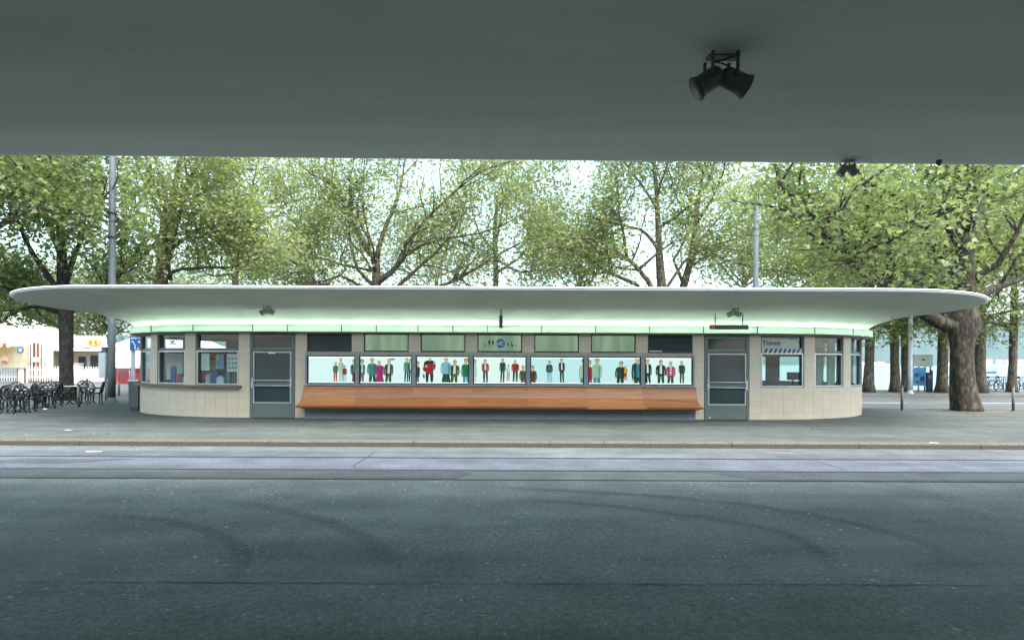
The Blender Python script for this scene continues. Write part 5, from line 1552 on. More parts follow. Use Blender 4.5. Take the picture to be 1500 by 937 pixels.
def bollard(x, d, h, lb):
    b = gz(x, d)
    t = thing('bollard', b, lb, 'bollard', 'thin grey posts at the pavement edge')
    mb = MB(); mb.tube([(b[0], b[1], PZ), (b[0], b[1], PZ + h)], 0.045, 12); mb.build('post', M_post, t)
    mb = MB(); mb.lathe((b[0], b[1], PZ + h), [(0.045, 0), (0.05, 0.01), (0.05, 0.04), (0.02, 0.06), (0.004, 0.062)], 12); mb.build('cap', M_dark, t)
    mb = MB(); mb.lathe(b, [(0.075, 0), (0.075, 0.02), (0.05, 0.03)], 12); mb.build('foot_ring', M_dark, t)
bollard(1321, 20.9, 0.86, 'thin grey post between the ticket end and the stout old tree')
bollard(1484, 20.6, 0.90, 'thin grey post at the right edge beyond the stout old tree')
bollard(115, 20.6, 0.78, 'thin grey post among the black cafe chairs')
bollard(192, 21.4, 0.76, 'thin grey post next to the shop counter')
bollard(174, 27.5, 0.80, 'thin grey post on the far pavement edge behind the thick mast')
bollard(127, 27.0, 0.80, 'thin grey post on the far pavement edge behind the chairs')

b = O(-13.35, 0.30)
t = thing('litter_bin', (b[0], b[1] + 0.3, PZ), 'dark grey bin with a pale lid standing against the shop end', 'bin')
mb = MB(); mb.box((b[0], b[1] + 0.3, 0.68), (0.34, 0.34, 0.88)); mb.build('bin_body', mat('bin_grey', (0.07, 0.09, 0.10), (0.10, 0.12, 0.13), 4, 0.5), t)
mb = MB(); mb.box((b[0], b[1] + 0.3, 1.155), (0.38, 0.38, 0.06)); mb.build('lid', M_white, t)
mb = MB(); mb.box((b[0], b[1] + 0.3, 0.185), (0.28, 0.28, 0.10)); mb.build('plinth', M_dark, t)

# ================================================================ cafe chairs and tables
def make_chair():
    t = thing('cafe_chair', (0, 0, 0), 'x', 'chair', 'black cast metal cafe chairs')
    r = 0.021
    # seat ring with lattice
    mb = MB(); ring = [(0.21 * math.cos(a), 0.20 * math.sin(a), 0.45) for a in np.linspace(0, 2*PI, 20, endpoint=False)]
    mb.tube(ring, 0.024, 6, closed=True)
    for k in (-0.12, -0.04, 0.04, 0.12):
        l = math.sqrt(0.2**2 - k*k)
        mb.box((k, 0, 0.45), (0.034, 2*l, 0.014)); mb.box((0, k, 0.451), (2*l, 0.034, 0.014))
    mb.build('seat', M_iron, t)
    # arched back leaning to +y
    def bk(x, z): return (x, 0.19 + (z - 0.45) * 0.22, z)
    mb = MB(); mb.tube([bk(-0.19, 0.45), bk(-0.22, 0.58), bk(-0.215, 0.70), bk(-0.16, 0.82), bk(-0.07, 0.89), bk(0, 0.905), bk(0.07, 0.89), bk(0.16, 0.82), bk(0.215, 0.70), bk(0.22, 0.58), bk(0.19, 0.45)], 0.025, 6)
    mb.build('back_frame', M_iron, t)
    mb = MB()
    mb.tube([bk(0.055 * math.cos(a), 0.68 + 0.055 * math.sin(a)) for a in np.linspace(0, 2*PI, 12, endpoint=False)], r, 5, closed=True)
    for s_ in (-1, 1):
        mb.tube([bk(s_*0.03, 0.46), bk(s_*0.10, 0.54), bk(s_*0.16, 0.58), bk(s_*0.20, 0.55)], r, 5)
        mb.tube([bk(s_*0.04, 0.64), bk(s_*0.10, 0.60), bk(s_*0.16, 0.64), bk(s_*0.17, 0.70), bk(s_*0.12, 0.73), bk(s_*0.06, 0.70)], r, 5)
        mb.tube([bk(s_*0.03, 0.73), bk(s_*0.05, 0.79), bk(s_*0.10, 0.84)], r, 5)
    mb.tube([bk(0, 0.46), bk(0, 0.62)], r, 5); mb.tube([bk(0, 0.735), bk(0, 0.90)], r, 5)
    mb.build('back_lattice', M_iron, t)
    for sx in (-1, 1):
        for sy_ in (-1, 1):
            mb = MB(); mb.tube([(sx*0.15, sy_*0.14, 0.44), (sx*0.20, sy_*0.19, 0.36), (sx*0.185, sy_*0.18, 0.2), (sx*0.19, sy_*0.185, 0.08), (sx*0.24, sy_*0.225, 0.008)], [0.032, 0.030, 0.023, 0.020, 0.026], 6)
            mb.build('leg', M_iron, t)
        mb = MB(); mb.tube([bk(sx*0.215, 0.66), (sx*0.26, 0.12, 0.655), (sx*0.27, -0.05, 0.64), (sx*0.25, -0.13, 0.60), (sx*0.20, -0.12, 0.46)], 0.021, 6)
        mb.build('arm', M_iron, t)
    return t
def make_table():
    t = thing('cafe_table', (0, 0, 0), 'x', 'table', 'round cafe tables')
    mb = MB(); mb.lathe((0, 0, 0.70), [(0.01, 0.0), (0.36, 0.0), (0.375, 0.01), (0.375, 0.022), (0.36, 0.03), (0.01, 0.03)], 28); mb.build('table_top', mat('pale_table_top', (0.30, 0.32, 0.32), (0.4, 0.42, 0.42), 6, 0.4), t)
    mb = MB(); mb.lathe((0, 0, 0), [(0.05, 0.12), (0.035, 0.3), (0.045, 0.42), (0.03, 0.55), (0.06, 0.68), (0.12, 0.70)], 12); mb.build('pedestal', M_iron, t)
    for k in range(3):
        a = 2*PI*k/3 + 0.4
        mb = MB(); mb.tube([(0.03*math.cos(a), 0.03*math.sin(a), 0.22), (0.14*math.cos(a), 0.14*math.sin(a), 0.16), (0.24*math.cos(a), 0.24*math.sin(a), 0.04), (0.30*math.cos(a), 0.30*math.sin(a), 0.012)], [0.025, 0.022, 0.018, 0.02], 6); mb.build('leg', M_iron, t)
    return t
tb = make_table(); ch = make_chair()
TBL = [(22, 19.0, 'round table at the left edge, nearest the kerb'), (58, 20.9, 'round table in the middle of the chair cluster'), (110, 22.0, 'round table just left of the thick mast'), (-25, 21.2, 'round table cut by the left edge behind the nearest one')]
CHR = [(5, 18.3, 15, 'black chair nearest the kerb at the left edge'), (36, 18.5, 200, 'black chair on the kerb side of the nearest round table'), (2, 19.9, 100, 'black chair behind the nearest table at the left edge'), (38, 19.8, -20, 'black chair turned to the road between the two left tables'),
       (53, 20.1, 0, 'black chair seen square on with its arched back to the fence'), (76, 20.6, -75, 'black chair sideways on, right of the middle table'), (70, 21.9, 20, 'black chair behind the middle table near the dark trunk'), (91, 21.9, 80, 'black chair in front of the dark trunk'),
       (113, 22.9, 0, 'black chair behind the table by the thick mast, below a reddish pillar'), (139, 21.9, -65, 'black chair at the right end of the cluster, nearest the thick mast'), (24, 20.9, 40, 'black chair left of the middle table'), (-14, 19.2, 60, 'black chair cut by the left edge of the view'),
       (20, 18.1, 175, 'black chair with its back to the kerb at the nearest round table'), (64, 19.9, 165, 'black chair facing the fence in front of the middle table'), (128, 22.6, 40, 'black chair half hidden behind the table by the thick mast')]
for k, (x, d, lb) in enumerate(TBL):
    b = gz(x, d)
    if k == 0: tb.location = b; tb['label'] = lb
    else: copy_tree(tb, b, 0.5 * k, lb)
for k, (x, d, a, lb) in enumerate(CHR):
    b = gz(x, d)
    if k == 0: ch.location = b; ch.rotation_euler = (0, 0, R(a)); ch['label'] = lb
    else: copy_tree(ch, b, R(a), lb)
# scraps of paper on the pavement
for x, y, lb in ((66, 600, 'crumpled white paper on the ground under the chairs'), (1369, 649, 'scrap of white paper on the kerb at the right'), (101, 630, 'small white scrap on the pavement at the left')):
    dp = (EYE[2] - PZ) * FPX / (y - (x - 750) * 0.0044 - 532)
    X = EYE[0] + (x - 750) / FPX * dp
    mb = MB(); g0 = random.Random(x)
    vv = [(X + 0.11 * math.cos(k) * g0.uniform(0.6, 1.1), dp + 0.08 * math.sin(k) * g0.uniform(0.6, 1.1), PZ + 0.008 + g0.uniform(0, 0.035 if x == 66 else 0.006)) for k in (0, 1.05, 2.1, 3.14, 4.2, 5.2)] + [(X, dp, PZ + (0.06 if x == 66 else 0.012))]
    mb.add(vv, [(k, (k + 1) % 6, 6) for k in range(6)])
    tag(mb.build('paper_scrap', M_signwhite), lb, 'litter', 'paper scraps')

# ================================================================ the fair on the left
fb = gz(60, 47, -0.012)
fen = thing('picket_fence', fb, 'white picket fence in front of the fair stalls', 'fence')
FX0, FX1 = -47.0, EYE[0] + (157 - 750) / FPX * 47
x = FX0
while x < FX1:
    mb = MB(); w_ = 0.085
    mb.prism([(x, 0.14), (x + w_, 0.14), (x + w_, 1.33), (x + w_/2, 1.40), (x, 1.33)], 46.98, 47.0); mb.build('picket', M_white, fen)
    x += 0.215
for z in (0.45, 1.05):
    mb = MB(); mb.bb(FX0, FX1, 47.003, 47.04, z, z + 0.09); mb.build('rail', M_white, fen)
for x, w_ in ((EYE[0] + (33 - 750) / FPX * 46.6, 0.55), (EYE[0] + (113 - 750) / FPX * 46.6, 0.6)):
    lb = 'white and red pillar in the fence under the striped booth' if x < -40 else 'white and red pillar in the fence right of the dark trunk'
    t = thing('fence_pillar', (x, 46.6, -0.012), lb, 'pillar', 'fence pillars')
    mb = MB(); mb.bb(x - w_/2, x + w_/2, 46.4, 46.85, -0.012, 1.55); mb.build('shaft', M_white, t)
    mb = MB(); mb.bb(x - w_/2 - 0.06, x + w_/2 + 0.06, 46.36, 46.9, 1.55, 1.68); mb.build('cap', mat('pinkish_cap', (0.5, 0.28, 0.26), rough=0.7), t)
    mb = MB(); mb.bb(x - w_/2 - 0.004, x - w_/2 + 0.1, 46.39, 46.3995, 0.0, 1.5); mb.build('red_edge', M_red, t)
def tent(cx, cy, w_, dp_, h0, h1, lb, base=-0.012, skirt=True, apexx=None):
    t = thing('marquee', (cx, cy, base), lb, 'tent', 'white fair tents')
    ax = cx if apexx is None else apexx
    pts = [(cx - w_/2, cy - dp_/2), (cx + w_/2, cy - dp_/2), (cx + w_/2, cy + dp_/2), (cx - w_/2, cy + dp_/2)]
    mb = MB(); vv = [(ax, cy, h1)]; n = 6
    for j in range(1, n + 1):
        f = j / n
        for (px, py) in pts:
            vv.append((ax + (px - ax) * f, cy + (py - cy) * f, h1 + (h0 - h1) * (f ** 0.85)))
    ff = [(0, 1 + k, 1 + (k+1) % 4) for k in range(4)]
    for j in range(n - 1):
        for k in range(4):
            k2 = (k + 1) % 4
            ff.append((1+j*4+k, 1+(j+1)*4+k, 1+(j+1)*4+k2, 1+j*4+k2))
    mb.add(vv, ff); mb.build('canvas_roof', M_canvas, t)
    for (px, py) in pts:
        mb = MB(); mb.tube([(px, py, base), (px, py, h0)], 0.05, 8); mb.build('tent_pole', M_alu, t)
    mb = MB()
    for k in range(4):
        a, b2 = pts[k], pts[(k+1) % 4]
        mb.add([(a[0], a[1], h0 - 0.35), (b2[0], b2[1], h0 - 0.35), (b2[0], b2[1], h0), (a[0], a[1], h0)], [(0, 1, 2, 3)])
    mb.build('valance', M_canvas, t)
    if skirt:
        mb = MB(); a, b2 = pts[3], pts[2]
        mb.add([(a[0], a[1], 0), (b2[0], b2[1], 0), (b2[0], b2[1], h0), (a[0], a[1], h0)], [(0, 1, 2, 3)]); mb.build('back_wall', M_canvas, t)
    return t
q = P(0, 468, 52)
tent(-48.5, 55, 14, 7, 3.3, 6.6, 'big white tent roof sloping down from the left edge')
tent(-30.2, 50, 7.5, 6, 3.05, 5.4, 'white tent roof behind the blue lane sign', apexx=-30.2)
# stall front with round emblem
X0, X1 = EYE[0] + (69 - 750) / FPX * 50, EYE[0] + (156 - 750) / FPX * 50
st = thing('fair_stall', ((X0 + X1) / 2, 51, -0.012), 'white fair stall with a scalloped sign front and orange oval emblem', 'stall')
mb = MB()
top = [(X1, 2.75), (X0, 2.75), (X0, 4.0)]
n = 16
for k in range(n):
    xa = X0 + (X1 - X0) * (k + 0.5) / n
    top += [(xa - 0.11, 4.06), (xa, 4.16), (xa + 0.11, 4.06)]
top += [(X1, 4.0)]
mb.prism(top, 49.9, 50.0); mb.build('sign_front', M_canvas, st)
mb = MB(); mb.bb(X0, X1, 51.6, 51.8, 0, 2.75); mb.build('back_wall', mat('cream_wall', (0.52, 0.46, 0.30), (0.6, 0.54, 0.38), 2, 0.8), st)
for xx in (X0 + 0.05, X1 - 0.05):
    mb = MB(); mb.bb(xx - 0.05, xx + 0.05, 49.92, 51.6, 0, 2.745); mb.build('side_wall', MATS['cream_wall'], st)
mb = MB(); mb.bb(X0 - 0.1, X1 + 0.1, 49.8, 51.8, 2.755, 2.8); mb.build('awning', M_canvas, st)
mb = MB(); mb.bb(X0 + 0.12, X1 - 0.12, 50.1, 50.6, 0.0, 1.0); mb.build('counter', M_white, st)
for a, z0, z1 in ((0.3, 1.1, 2.4), (1.6, 1.1, 2.3), (2.7, 1.2, 2.4), (3.9, 1.3, 2.45)):
    mb = MB(); mb.bb(X0 + a, X0 + a + 0.75, 51.52, 51.58, z0, z1); w__ = mb.build('stall_window', M_frame, st)
    mb = MB(); mb.bb(X0 + a + 0.06, X0 + a + 0.69, 51.5, 51.515, z0 + 0.06, z1 - 0.06); mb.build('pane', M_dglass, w__)
def oval(cx, cz, rx, rz, y, m, nm, par): 
    flat(nm, [circ(cx, cz, rx, 24, rz)], y, m, par, 0.02)
ex = EYE[0] + (139 - 750) / FPX * 50
M_bprint = mat('brown_print', (0.28, 0.10, 0.04), rough=0.6)
oval(ex, 3.52, 0.62, 0.36, 49.89, M_orange, 'emblem', st); oval(ex, 3.52, 0.52, 0.28, 49.865, mat('pale_orange_print', (0.75, 0.5, 0.22), rough=0.6), 'emblem_field', st)
for dx in (-0.26, 0.2):
    oval(ex + dx, 3.52, 0.17, 0.24, 49.842, M_orange, 'emblem_letter', st); oval(ex + dx, 3.52, 0.08, 0.13, 49.82, M_bprint, 'emblem_letter', st)
for s_ in (-1, 1): flat('emblem_point', [[(ex + s_*0.58, 3.44), (ex + s_*0.85, 3.52), (ex + s_*0.58, 3.60)]], 49.888, M_orange, st, 0.015)
for xp in (75.5, 109):
    xm = EYE[0] + (xp - 750) / FPX * 50
    oval(xm, 3.45, 0.2, 0.4, 49.89, mat('gold_print', (0.55, 0.38, 0.22), rough=0.6), 'medallion', st); oval(xm, 3.45, 0.14, 0.32, 49.865, mat('grey_print2', (0.45, 0.42, 0.42), rough=0.6), 'medallion_field', st)
mb = MB()
for k in range(7): mb.bb(ex - 0.95 + 0.085 * k, ex - 0.90 + 0.085 * k, 49.875, 49.8995, 2.98, 3.07)
mb.build('small_lettering', M_dark, st)
# painted board, striped booth, parasol-like awning
X0, X1 = -46.2, EYE[0] + (40 - 750) / FPX * 46.2
bd = thing('painted_board', ((X0 + X1) / 2, 46.2, -0.012), 'tan painted board with a blue roundel at the left edge behind the fence', 'board')
mb = MB(); mb.bb(X0, X1, 46.2, 46.28, 1.25, 3.05); mb.build('panel', M_tan, bd)
for xx in (X0 + 0.3, X1 - 0.3):
    mb = MB(); mb.bb(xx - 0.05, xx + 0.05, 46.28, 46.36, -0.012, 2.9); mb.build('post', M_brown, bd)
xr = EYE[0] + (30 - 750) / FPX * 46.2
oval(xr, 2.75, 0.27, 0.27, 46.198, M_blue, 'roundel', bd); oval(xr, 2.74, 0.14, 0.16, 46.175, mat('pale_blue_print', (0.45, 0.6, 0.72), rough=0.6), 'roundel_field', bd)
xr = EYE[0] + (7 - 750) / FPX * 46.2
oval(xr, 2.0, 0.45, 0.42, 46.198, M_orange, 'painted_face', bd); oval(xr, 1.92, 0.33, 0.30, 46.175, mat('pale_print', (0.62, 0.52, 0.45), rough=0.7), 'painted_face_field', bd); oval(xr, 1.75, 0.24, 0.12, 46.152, mat('dusky_print', (0.35, 0.16, 0.22), rough=0.7), 'painted_collar', bd)
flat('gold_band', [[(xr - 0.9, 2.62), (xr + 0.9, 2.62), (xr + 0.7, 2.78), (xr - 0.9, 2.74)]], 46.197, mat('gold_band_print', (0.6, 0.42, 0.12), rough=0.6), bd, 0.004)
X0, X1 = EYE[0] + (40 - 750) / FPX * 48.5, EYE[0] + (63 - 750) / FPX * 48.5
sb = thing('striped_booth', ((X0 + X1) / 2, 48.8, -0.012), 'narrow booth hung with red, white and blue stripes next to the tan board', 'booth')
k = 0; x = X0
cols_ = [M_fred, M_canvas, M_post, M_canvas, M_fred, M_dark, M_cream, M_fred]
while x < X1 - 0.02:
    mb = MB(); mb.bb(x, x + 0.112, 48.5, 48.53, 0.3, 3.2 + 0.25 * math.sin(k * 0.3)); mb.build('cloth_stripe', cols_[k % 8], sb); x += 0.115; k += 1
mb = MB(); mb.bb(X0, X1, 48.56, 49.6, 0, 0.3); mb.build('base', M_brown, sb)
mb = MB(); mb.bb(X0, X1, 49.5, 49.6, 0.3, 3.2); mb.build('back_wall', M_canvas, sb)
xa = EYE[0] + (50 - 750) / FPX * 48.3
flat('white_arrow_board', [[(xa - 0.4, 1.75), (xa + 0.4, 1.75), (xa + 0.3, 1.95), (xa + 0.4, 2.15), (xa - 0.35, 2.15), (xa - 0.25, 1.95)]], 48.47, M_signwhite, sb, 0.02)
X0, X1 = -46.5, EYE[0] + (27 - 750) / FPX * 45.2
aw = thing('fair_awning', (X1 - 1, 45.2, -0.012), 'cream scalloped awning on a post at the left edge above the tan board', 'awning')
mb = MB(); mb.add([(X0, 44.4, 4.3), (X1 - 0.6, 44.4, 3.95), (X1, 44.4, 3.55), (X0, 44.4, 3.7), (X0, 45.9, 4.9), (X1 - 0.9, 45.9, 4.4)], [(0, 1, 2, 3), (0, 4, 5, 1), (1, 5, 2)]); mb.build('cloth', M_cream, aw)
x = X0; k = 0
while x < X1 - 0.1:
    mb = MB(); w_ = 0.3; zt = 3.66 - 0.02 * k
    mb.prism([(x, zt), (x + w_ - 0.01, zt - 0.01), (x + w_ - 0.01, zt - 0.25), (x + w_ / 2, zt - 0.36), (x, zt - 0.25)], 44.36, 44.385); mb.build('scallop', M_red if k % 2 else M_cream, aw); x += w_; k += 1
mb = MB(); mb.tube([(X0 + 0.4, 45.6, -0.012), (X0 + 0.4, 45.6, 4.6)], 0.05, 8); mb.build('post', M_brown, aw)
# red stall, barrier, house
X0 = EYE[0] + (168 - 750) / FPX * 45; X1 = EYE[0] + (212 - 750) / FPX * 45
t = thing('red_stall', ((X0 + X1) / 2, 45.5, -0.012), 'red stall with a pale folded awning below the white tent', 'stall')
mb = MB(); mb.bb(X0, X1, 45, 46.5, -0.012, 1.25); mb.build('counter', M_red, t)
mb = MB(); mb.add([(X0 - 0.1, 44.0, 1.35), (X1 + 0.1, 44.0, 1.35), (X1 + 0.1, 45.6, 2.75), (X0 - 0.35, 45.6, 2.75), (X0 + 0.35, 44.05, 1.25), (X1, 44.05, 1.25)], [(0, 1, 2, 3), (0, 4, 5, 1)]); mb.build('awning', M_canvas, t)
for xx in (X0 + 0.1, X1 - 0.1):
    mb = MB(); mb.bb(xx - 0.04, xx + 0.04, 45.62, 45.70, 1.25, 2.72); mb.build('post', M_alu, t)
X0 = EYE[0] + (172 - 750) / FPX * 41; X1 = EYE[0] + (190 - 750) / FPX * 41
t = thing('crowd_barrier', ((X0 + X1) / 2, 41, -0.012), 'dark metal barrier section between the thick mast and the sign pole', 'barrier')
mb = MB(); mb.tube([(X0, 41, 0.15), (X0, 41, 1.15), (X1, 41, 1.15), (X1, 41, 0.15)], 0.025, 6, closed=True); mb.build('frame', M_frame, t)
k = 1
while X0 + 0.09 * k < X1:
    mb = MB(); mb.tube([(X0 + 0.09 * k, 41, 0.16), (X0 + 0.09 * k, 41, 1.14)], 0.012, 5); mb.build('bar', M_dark, t); k += 1
for xx in (X0 + 0.1, X1 - 0.1):
    mb = MB(); mb.bb(xx - 0.03, xx + 0.03, 40.7, 41.3, -0.012, 0.03); mb.build('foot', M_frame, t)
    mb = MB(); mb.tube([(xx, 41, 0.03), (xx, 41, 0.16)], 0.02, 5); mb.build('stub', M_frame, t)
# town house far behind
def house(x0, x1, dp, z0, z1, roofh, lb, m, nw, nf, roofm):
    X0, X1 = EYE[0] + (x0 - 750) / FPX * dp, EYE[0] + (x1 - 750) / FPX * dp
    t = thing('town_house', ((X0 + X1) / 2, dp, -0.012), lb, 'house', 'town houses far behind')
    mb = MB(); mb.bb(X0, X1, dp, dp + 8, -0.012, z1); mb.build('wall', m, t)
    mb = MB(); mb.prism([(X0 - 0.4, z1 + 0.003), (X1 + 0.4, z1 + 0.003), (X1 - 1.2, z1 + roofh), (X0 + 1.2, z1 + roofh)], dp - 0.4, dp + 8.4); mb.build('roof', roofm, t)
    for i in range(nw):
        for j in range(nf):
            x = X0 + (X1 - X0) * (i + 0.5) / nw; z = z0 + (z1 - z0) * (j + 0.5) / nf
            mb = MB(); mb.bb(x - 0.5, x + 0.5, dp - 0.05, dp - 0.003, z - 0.75, z + 0.75); w_ = mb.build('window', M_white, t)
            mb = MB(); mb.bb(x - 0.4, x + 0.4, dp - 0.06, dp - 0.052, z - 0.65, z + 0.65); mb.build('pane', M_dglass, w_)
M_rooft = mat('red_brown_roof', (0.22, 0.09, 0.06), (0.30, 0.14, 0.09), 2, 0.85)
house(25, 62, 90, 5, 12.2, 2.5, 'white town house seen through the leaves above the fair tent', M_canvas, 4, 3, M_rooft)
t = house(34, 58, 84, 2, 6.4, 1.4, 'low red roofed house in front of the white town house', M_cream, 3, 1, M_rooft)

# ================================================================ the quay on the right
# railing
X0, X1 = EYE[0] + (1388 - 750) / FPX * 37.2, EYE[0] + (1530 - 750) / FPX * 37.2
t = thing('quay_railing', ((X0 + X1) / 2, 37.4, 0.118), 'dark iron railing along the quay behind the bicycles', 'railing')
for z in (0.22, 1.02):
    mb = MB(); mb.tube([(X0, 37.4, z), (X1, 37.4, z)], 0.032, 6); mb.build('rail', M_dark, t)
x = X0; k = 0
while x < X1:
    mb = MB()
    if k % 14 == 0: mb.tube([(x, 37.4, 0.118), (x, 37.4, 1.08)], 0.03, 6); mb.build('post', M_dark, t)
    else: mb.tube([(x, 37.4, 0.22), (x, 37.4, 1.02)], 0.016, 4, caps=False); mb.build('bar', M_dark, t)
    x += 0.14; k += 1
# bicycles
def make_bike():
    t = thing('bicycle', (0, 0, 0), 'x', 'bicycle', 'bicycles parked along the quay railing')
    M_tyre2 = mat('tyre_rubber', (0.015, 0.015, 0.016), rough=0.8)
    for x in (-0.52, 0.52):
        mb = MB(); mb.tube([(x + 0.33*math.cos(a), 0, 0.345 + 0.33*math.sin(a)) for a in np.linspace(0, 2*PI, 24, endpoint=False)], 0.026, 5, closed=True); wh = mb.build('wheel', M_tyre2, t)
        mb = MB()
        for a in np.linspace(0, PI, 8, endpoint=False): mb.tube([(x + 0.31*math.cos(a), 0, 0.345 + 0.31*math.sin(a)), (x - 0.31*math.cos(a), 0, 0.345 - 0.31*math.sin(a))], 0.003, 3, caps=False)
        mb.build('spokes', M_alu, wh)
    mb = MB()
    for a, b2 in (((-0.52, 0.345), (-0.08, 0.33)), ((-0.08, 0.33), (-0.2, 0.78)), ((-0.2, 0.78), (-0.52, 0.345)), ((-0.08, 0.33), (0.36, 0.72)), ((-0.17, 0.70), (0.36, 0.80)), ((0.34, 0.86), (0.52, 0.345))):
        mb.tube([(a[0], 0, a[1]), (b2[0], 0, b2[1])], 0.024, 6)
    mb.build('frame', mat('bike_paint', (0.04, 0.07, 0.10), rough=0.4), t)
    mb = MB(); mb.tube([(-0.2, 0, 0.78), (-0.22, 0, 0.9)], 0.014, 6); mb.tube([(-0.36, 0, 0.92), (-0.26, 0, 0.925), (-0.08, 0, 0.91)], [0.07, 0.06, 0.02], 8); mb.build('saddle', M_black, t)
    mb = MB(); mb.tube([(0.34, 0, 0.85), (0.33, 0, 1.0)], 0.014, 6); mb.tube([(0.22, -0.27, 1.02), (0.33, -0.15, 1.03), (0.34, 0, 1.0), (0.33, 0.15, 1.03), (0.22, 0.27, 1.02)], 0.012, 6); mb.build('handlebar', M_alu, t)
    mb = MB(); mb.tube([(-0.08, 0.05, 0.33), (-0.0, 0.06, 0.20)], 0.010, 5); mb.tube([(-0.08, -0.05, 0.33), (-0.16, -0.06, 0.46)], 0.010, 5); mb.build('crank', M_alu, t)
    return t
bk_ = make_bike()
for k, (x, d, a, lb) in enumerate(((1452, 36.6, 8, 'bicycle leaning by the railing just right of the thick quay tree'), (1468, 36.9, -12, 'bicycle left of the quay tree at the right edge'), (1496, 36.4, 20, 'bicycle at the right edge of the view'))):
    b = gz(x, d, 0.118)
    if k == 0: bk_.location = b; bk_.rotation_euler = (0, 0, R(a)); bk_['label'] = lb
    else: copy_tree(bk_, b, R(a), lb)
# landing-stage board with poster
X0, X1 = EYE[0] + (1337 - 750) / FPX * 35.4, EYE[0] + (1366 - 750) / FPX * 35.4
t = thing('landing_stage_board', ((X0 + X1) / 2, 35.4, 0.118), 'tall board with a blue poster and pale green cabinet on the quay', 'notice board')
mb = MB(); mb.bb(X0, X1, 35.35, 35.6, 1.72, 2.48); cb = mb.build('cabinet', mat('pale_green_panel', (0.34, 0.43, 0.40), (0.42, 0.50, 0.47), 4, 0.5), t)
mb = MB(); mb.bb(X0 + 0.5, X0 + 0.75, 35.335, 35.3495, 1.85, 2.3); mb.build('cabinet_slot', M_cream, t)
mb = MB(); mb.bb(X0 + 0.55, X0 + 0.72, 35.33, 35.334, 2.1, 2.22); mb.build('cabinet_label', M_dark, t)
mb = MB(); mb.bb(X0 + 0.02, X0 + 0.86, 35.4, 35.46, 0.5, 1.66); mb.build('poster', mat('blue_poster', (0.02, 0.16, 0.40), (0.10, 0.38, 0.60), 2.6, 0.5), t)
for dx, dz, r in ((0.25, 1.2, 0.13), (0.6, 0.95, 0.16), (0.3, 0.75, 0.1)):
    mb = MB(); mb.prism(circ(X0 + dx, dz, r, 9), 35.385, 35.395); mb.build('poster_shape', mat('dark_teal_print', (0.02, 0.07, 0.12), rough=0.6), t)
for x in (X0 + 0.06, X0 + 0.44, X0 + 0.84, X1 - 0.06):
    mb = MB(); mb.bb(x - 0.03, x + 0.03, 35.47, 35.53, 0.118, 1.72); mb.build('post', M_pole, t)
x = EYE[0] + (1361 - 750) / FPX * 35
t = thing('ticket_column', (x, 35, 0.118), 'slim dark column with a blue side next to the tall quay board', 'column')
mb = MB(); mb.bb(x - 0.13, x + 0.08, 34.9, 35.1, 0.118, 1.35); mb.build('housing', M_dark, t)
mb = MB(); mb.bb(x + 0.083, x + 0.17, 34.9, 35.1, 0.118, 1.5); mb.build('side_panel', M_blue, t)
mb = MB(); mb.bb(x - 0.1, x + 0.05, 34.885, 34.8995, 1.0, 1.2); mb.build('display', M_frame, t)
# far boat and far-shore buildings
q = P(1446, 539, 190)
t = thing('motor_boat', (q[0], 190, -0.9), 'small blue boat far out on the pale lake', 'boat')
mb = MB(); mb.add([(q[0] - 4.5, 189, -0.9), (q[0] + 4, 189, -0.9), (q[0] + 5.5, 190, -0.9), (q[0] + 4, 191, -0.9), (q[0] - 4.5, 191, -0.9), (q[0] - 4.8, 188.7, 0.3), (q[0] + 4.4, 188.7, 0.4), (q[0] + 6.4, 190, 0.6), (q[0] + 4.4, 191.3, 0.4), (q[0] - 4.8, 191.3, 0.3)],
    [(0, 1, 6, 5), (1, 2, 7, 6), (2, 3, 8, 7), (3, 4, 9, 8), (4, 0, 5, 9), (5, 6, 7, 8, 9)]); mb.build('hull', M_blue, t)
mb = MB(); mb.bb(q[0] - 2.5, q[0] + 1.8, 189.2, 190.8, 0.34, 1.5); mb.build('cabin', M_white, t)
mb = MB(); mb.bb(q[0] - 2.3, q[0] + 1.6, 189.15, 189.195, 0.8, 1.3); mb.build('cabin_window', M_dglass, t)
t.scale = (0.55, 0.55, 0.55)
g0 = random.Random(5)
names = ['lowest', 'tallest', 'widest', 'narrow', 'second', 'third', 'fourth', 'fifth', 'sixth', 'seventh', 'eighth', 'last']
ordn = ['first', 'second', 'third', 'fourth', 'fifth', 'sixth', 'seventh', 'eighth', 'ninth', 'tenth', 'eleventh', 'twelfth', 'thirteenth', 'fourteenth']
xs = [1266, 1279, 1291, 1302, 1345, 1352, 1390, 1448, 1456, 1465, 1472, 1478, 1488, 1497]
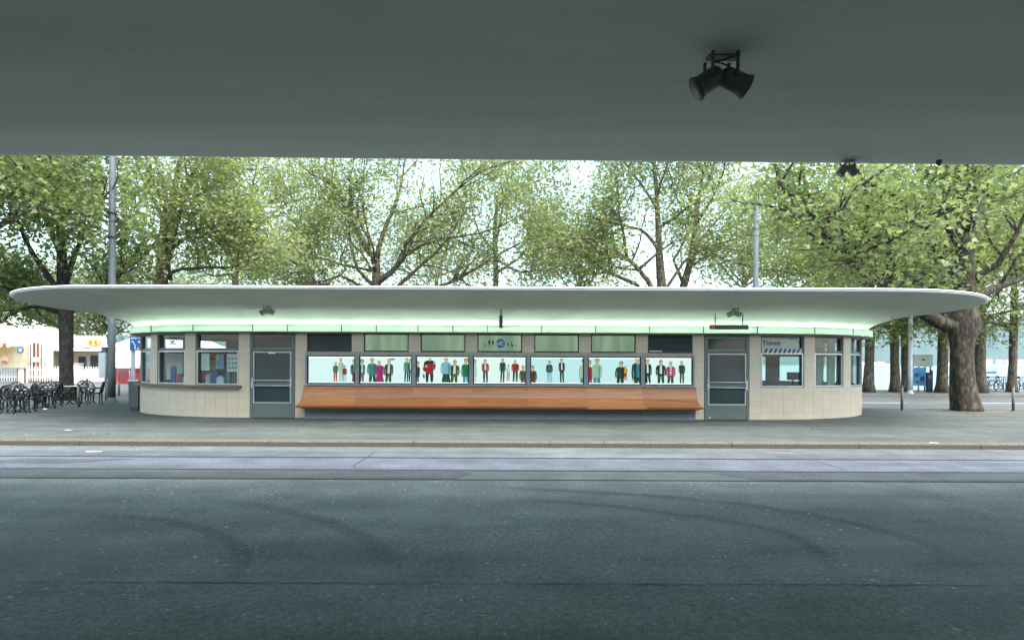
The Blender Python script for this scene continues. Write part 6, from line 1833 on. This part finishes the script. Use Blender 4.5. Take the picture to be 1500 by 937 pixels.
for k, xp in enumerate(xs):
    dp = g0.uniform(3900, 4120); X = EYE[0] + (xp - 750) / FPX * dp
    w_ = g0.uniform(14, 30); h = g0.uniform(10, 26)
    if 1440 < xp < 1500 and k % 2: h = 45
    t = thing('shore_building', (X, dp, -0.9), '%s pale building from the pavilion along the far lake shore' % ordn[k], 'building', 'buildings on the far shore')
    mb = MB(); mb.bb(X - w_, X + w_, dp, dp + 25, -0.9, h); mb.build('wall', M_canvas if k % 3 else M_cream, t)
    mb = MB(); mb.prism([(X - w_ - 1, h + 0.01), (X + w_ + 1, h + 0.01), (X + w_ * 0.6, h + 7), (X - w_ * 0.6, h + 7)], dp - 1, dp + 26); mb.build('roof', M_rooft, t)

# fallen leaves and specks on the pavement and road
g0 = np.random.default_rng(77)
n = 260
px_ = np.where(g0.uniform(size=n) < 0.45, g0.normal(16.5, 2.5, n), g0.uniform(-19, 20, n))
py_ = np.where(g0.uniform(size=n) < 0.6, g0.uniform(12.3, 16.2, n), g0.uniform(18.5, 21.2, n))
ok = ~((np.abs(px_) < 13) & (py_ > 16.3))
pos = np.stack([px_, py_, np.full(n, PZ + 0.012)], 1)[ok]
ll = thing('fallen_leaves', (0, 16, PZ), None, None); ll['kind'] = 'stuff'
leaf_mesh('leaf_litter', pos, 0.07, 901, mat('dry_leaf', (0.20, 0.15, 0.06), (0.32, 0.27, 0.14), 3, 0.8), ll, flat=0.08)

# ================================================================ air over the lake
mb = MB(); mb.bb(-7050, 7050, -320, 7050, -4.0, 560)
hz = mb.build('haze', None)
hz.data.materials.clear()
m = bpy.data.materials.new('haze_air'); m.use_nodes = True
nt = m.node_tree; nt.nodes.clear()
pv_ = nt.nodes.new('ShaderNodeVolumePrincipled')
pv_.inputs['Color'].default_value = (0.50, 0.74, 1.0, 1)
pv_.inputs['Density'].default_value = 0.000045
pv_.inputs['Anisotropy'].default_value = 0.2
o_ = nt.nodes.new('ShaderNodeOutputMaterial')
nt.links.new(pv_.outputs[0], o_.inputs['Volume'])
hz.data.materials.append(m)
tag(hz, kind='stuff')
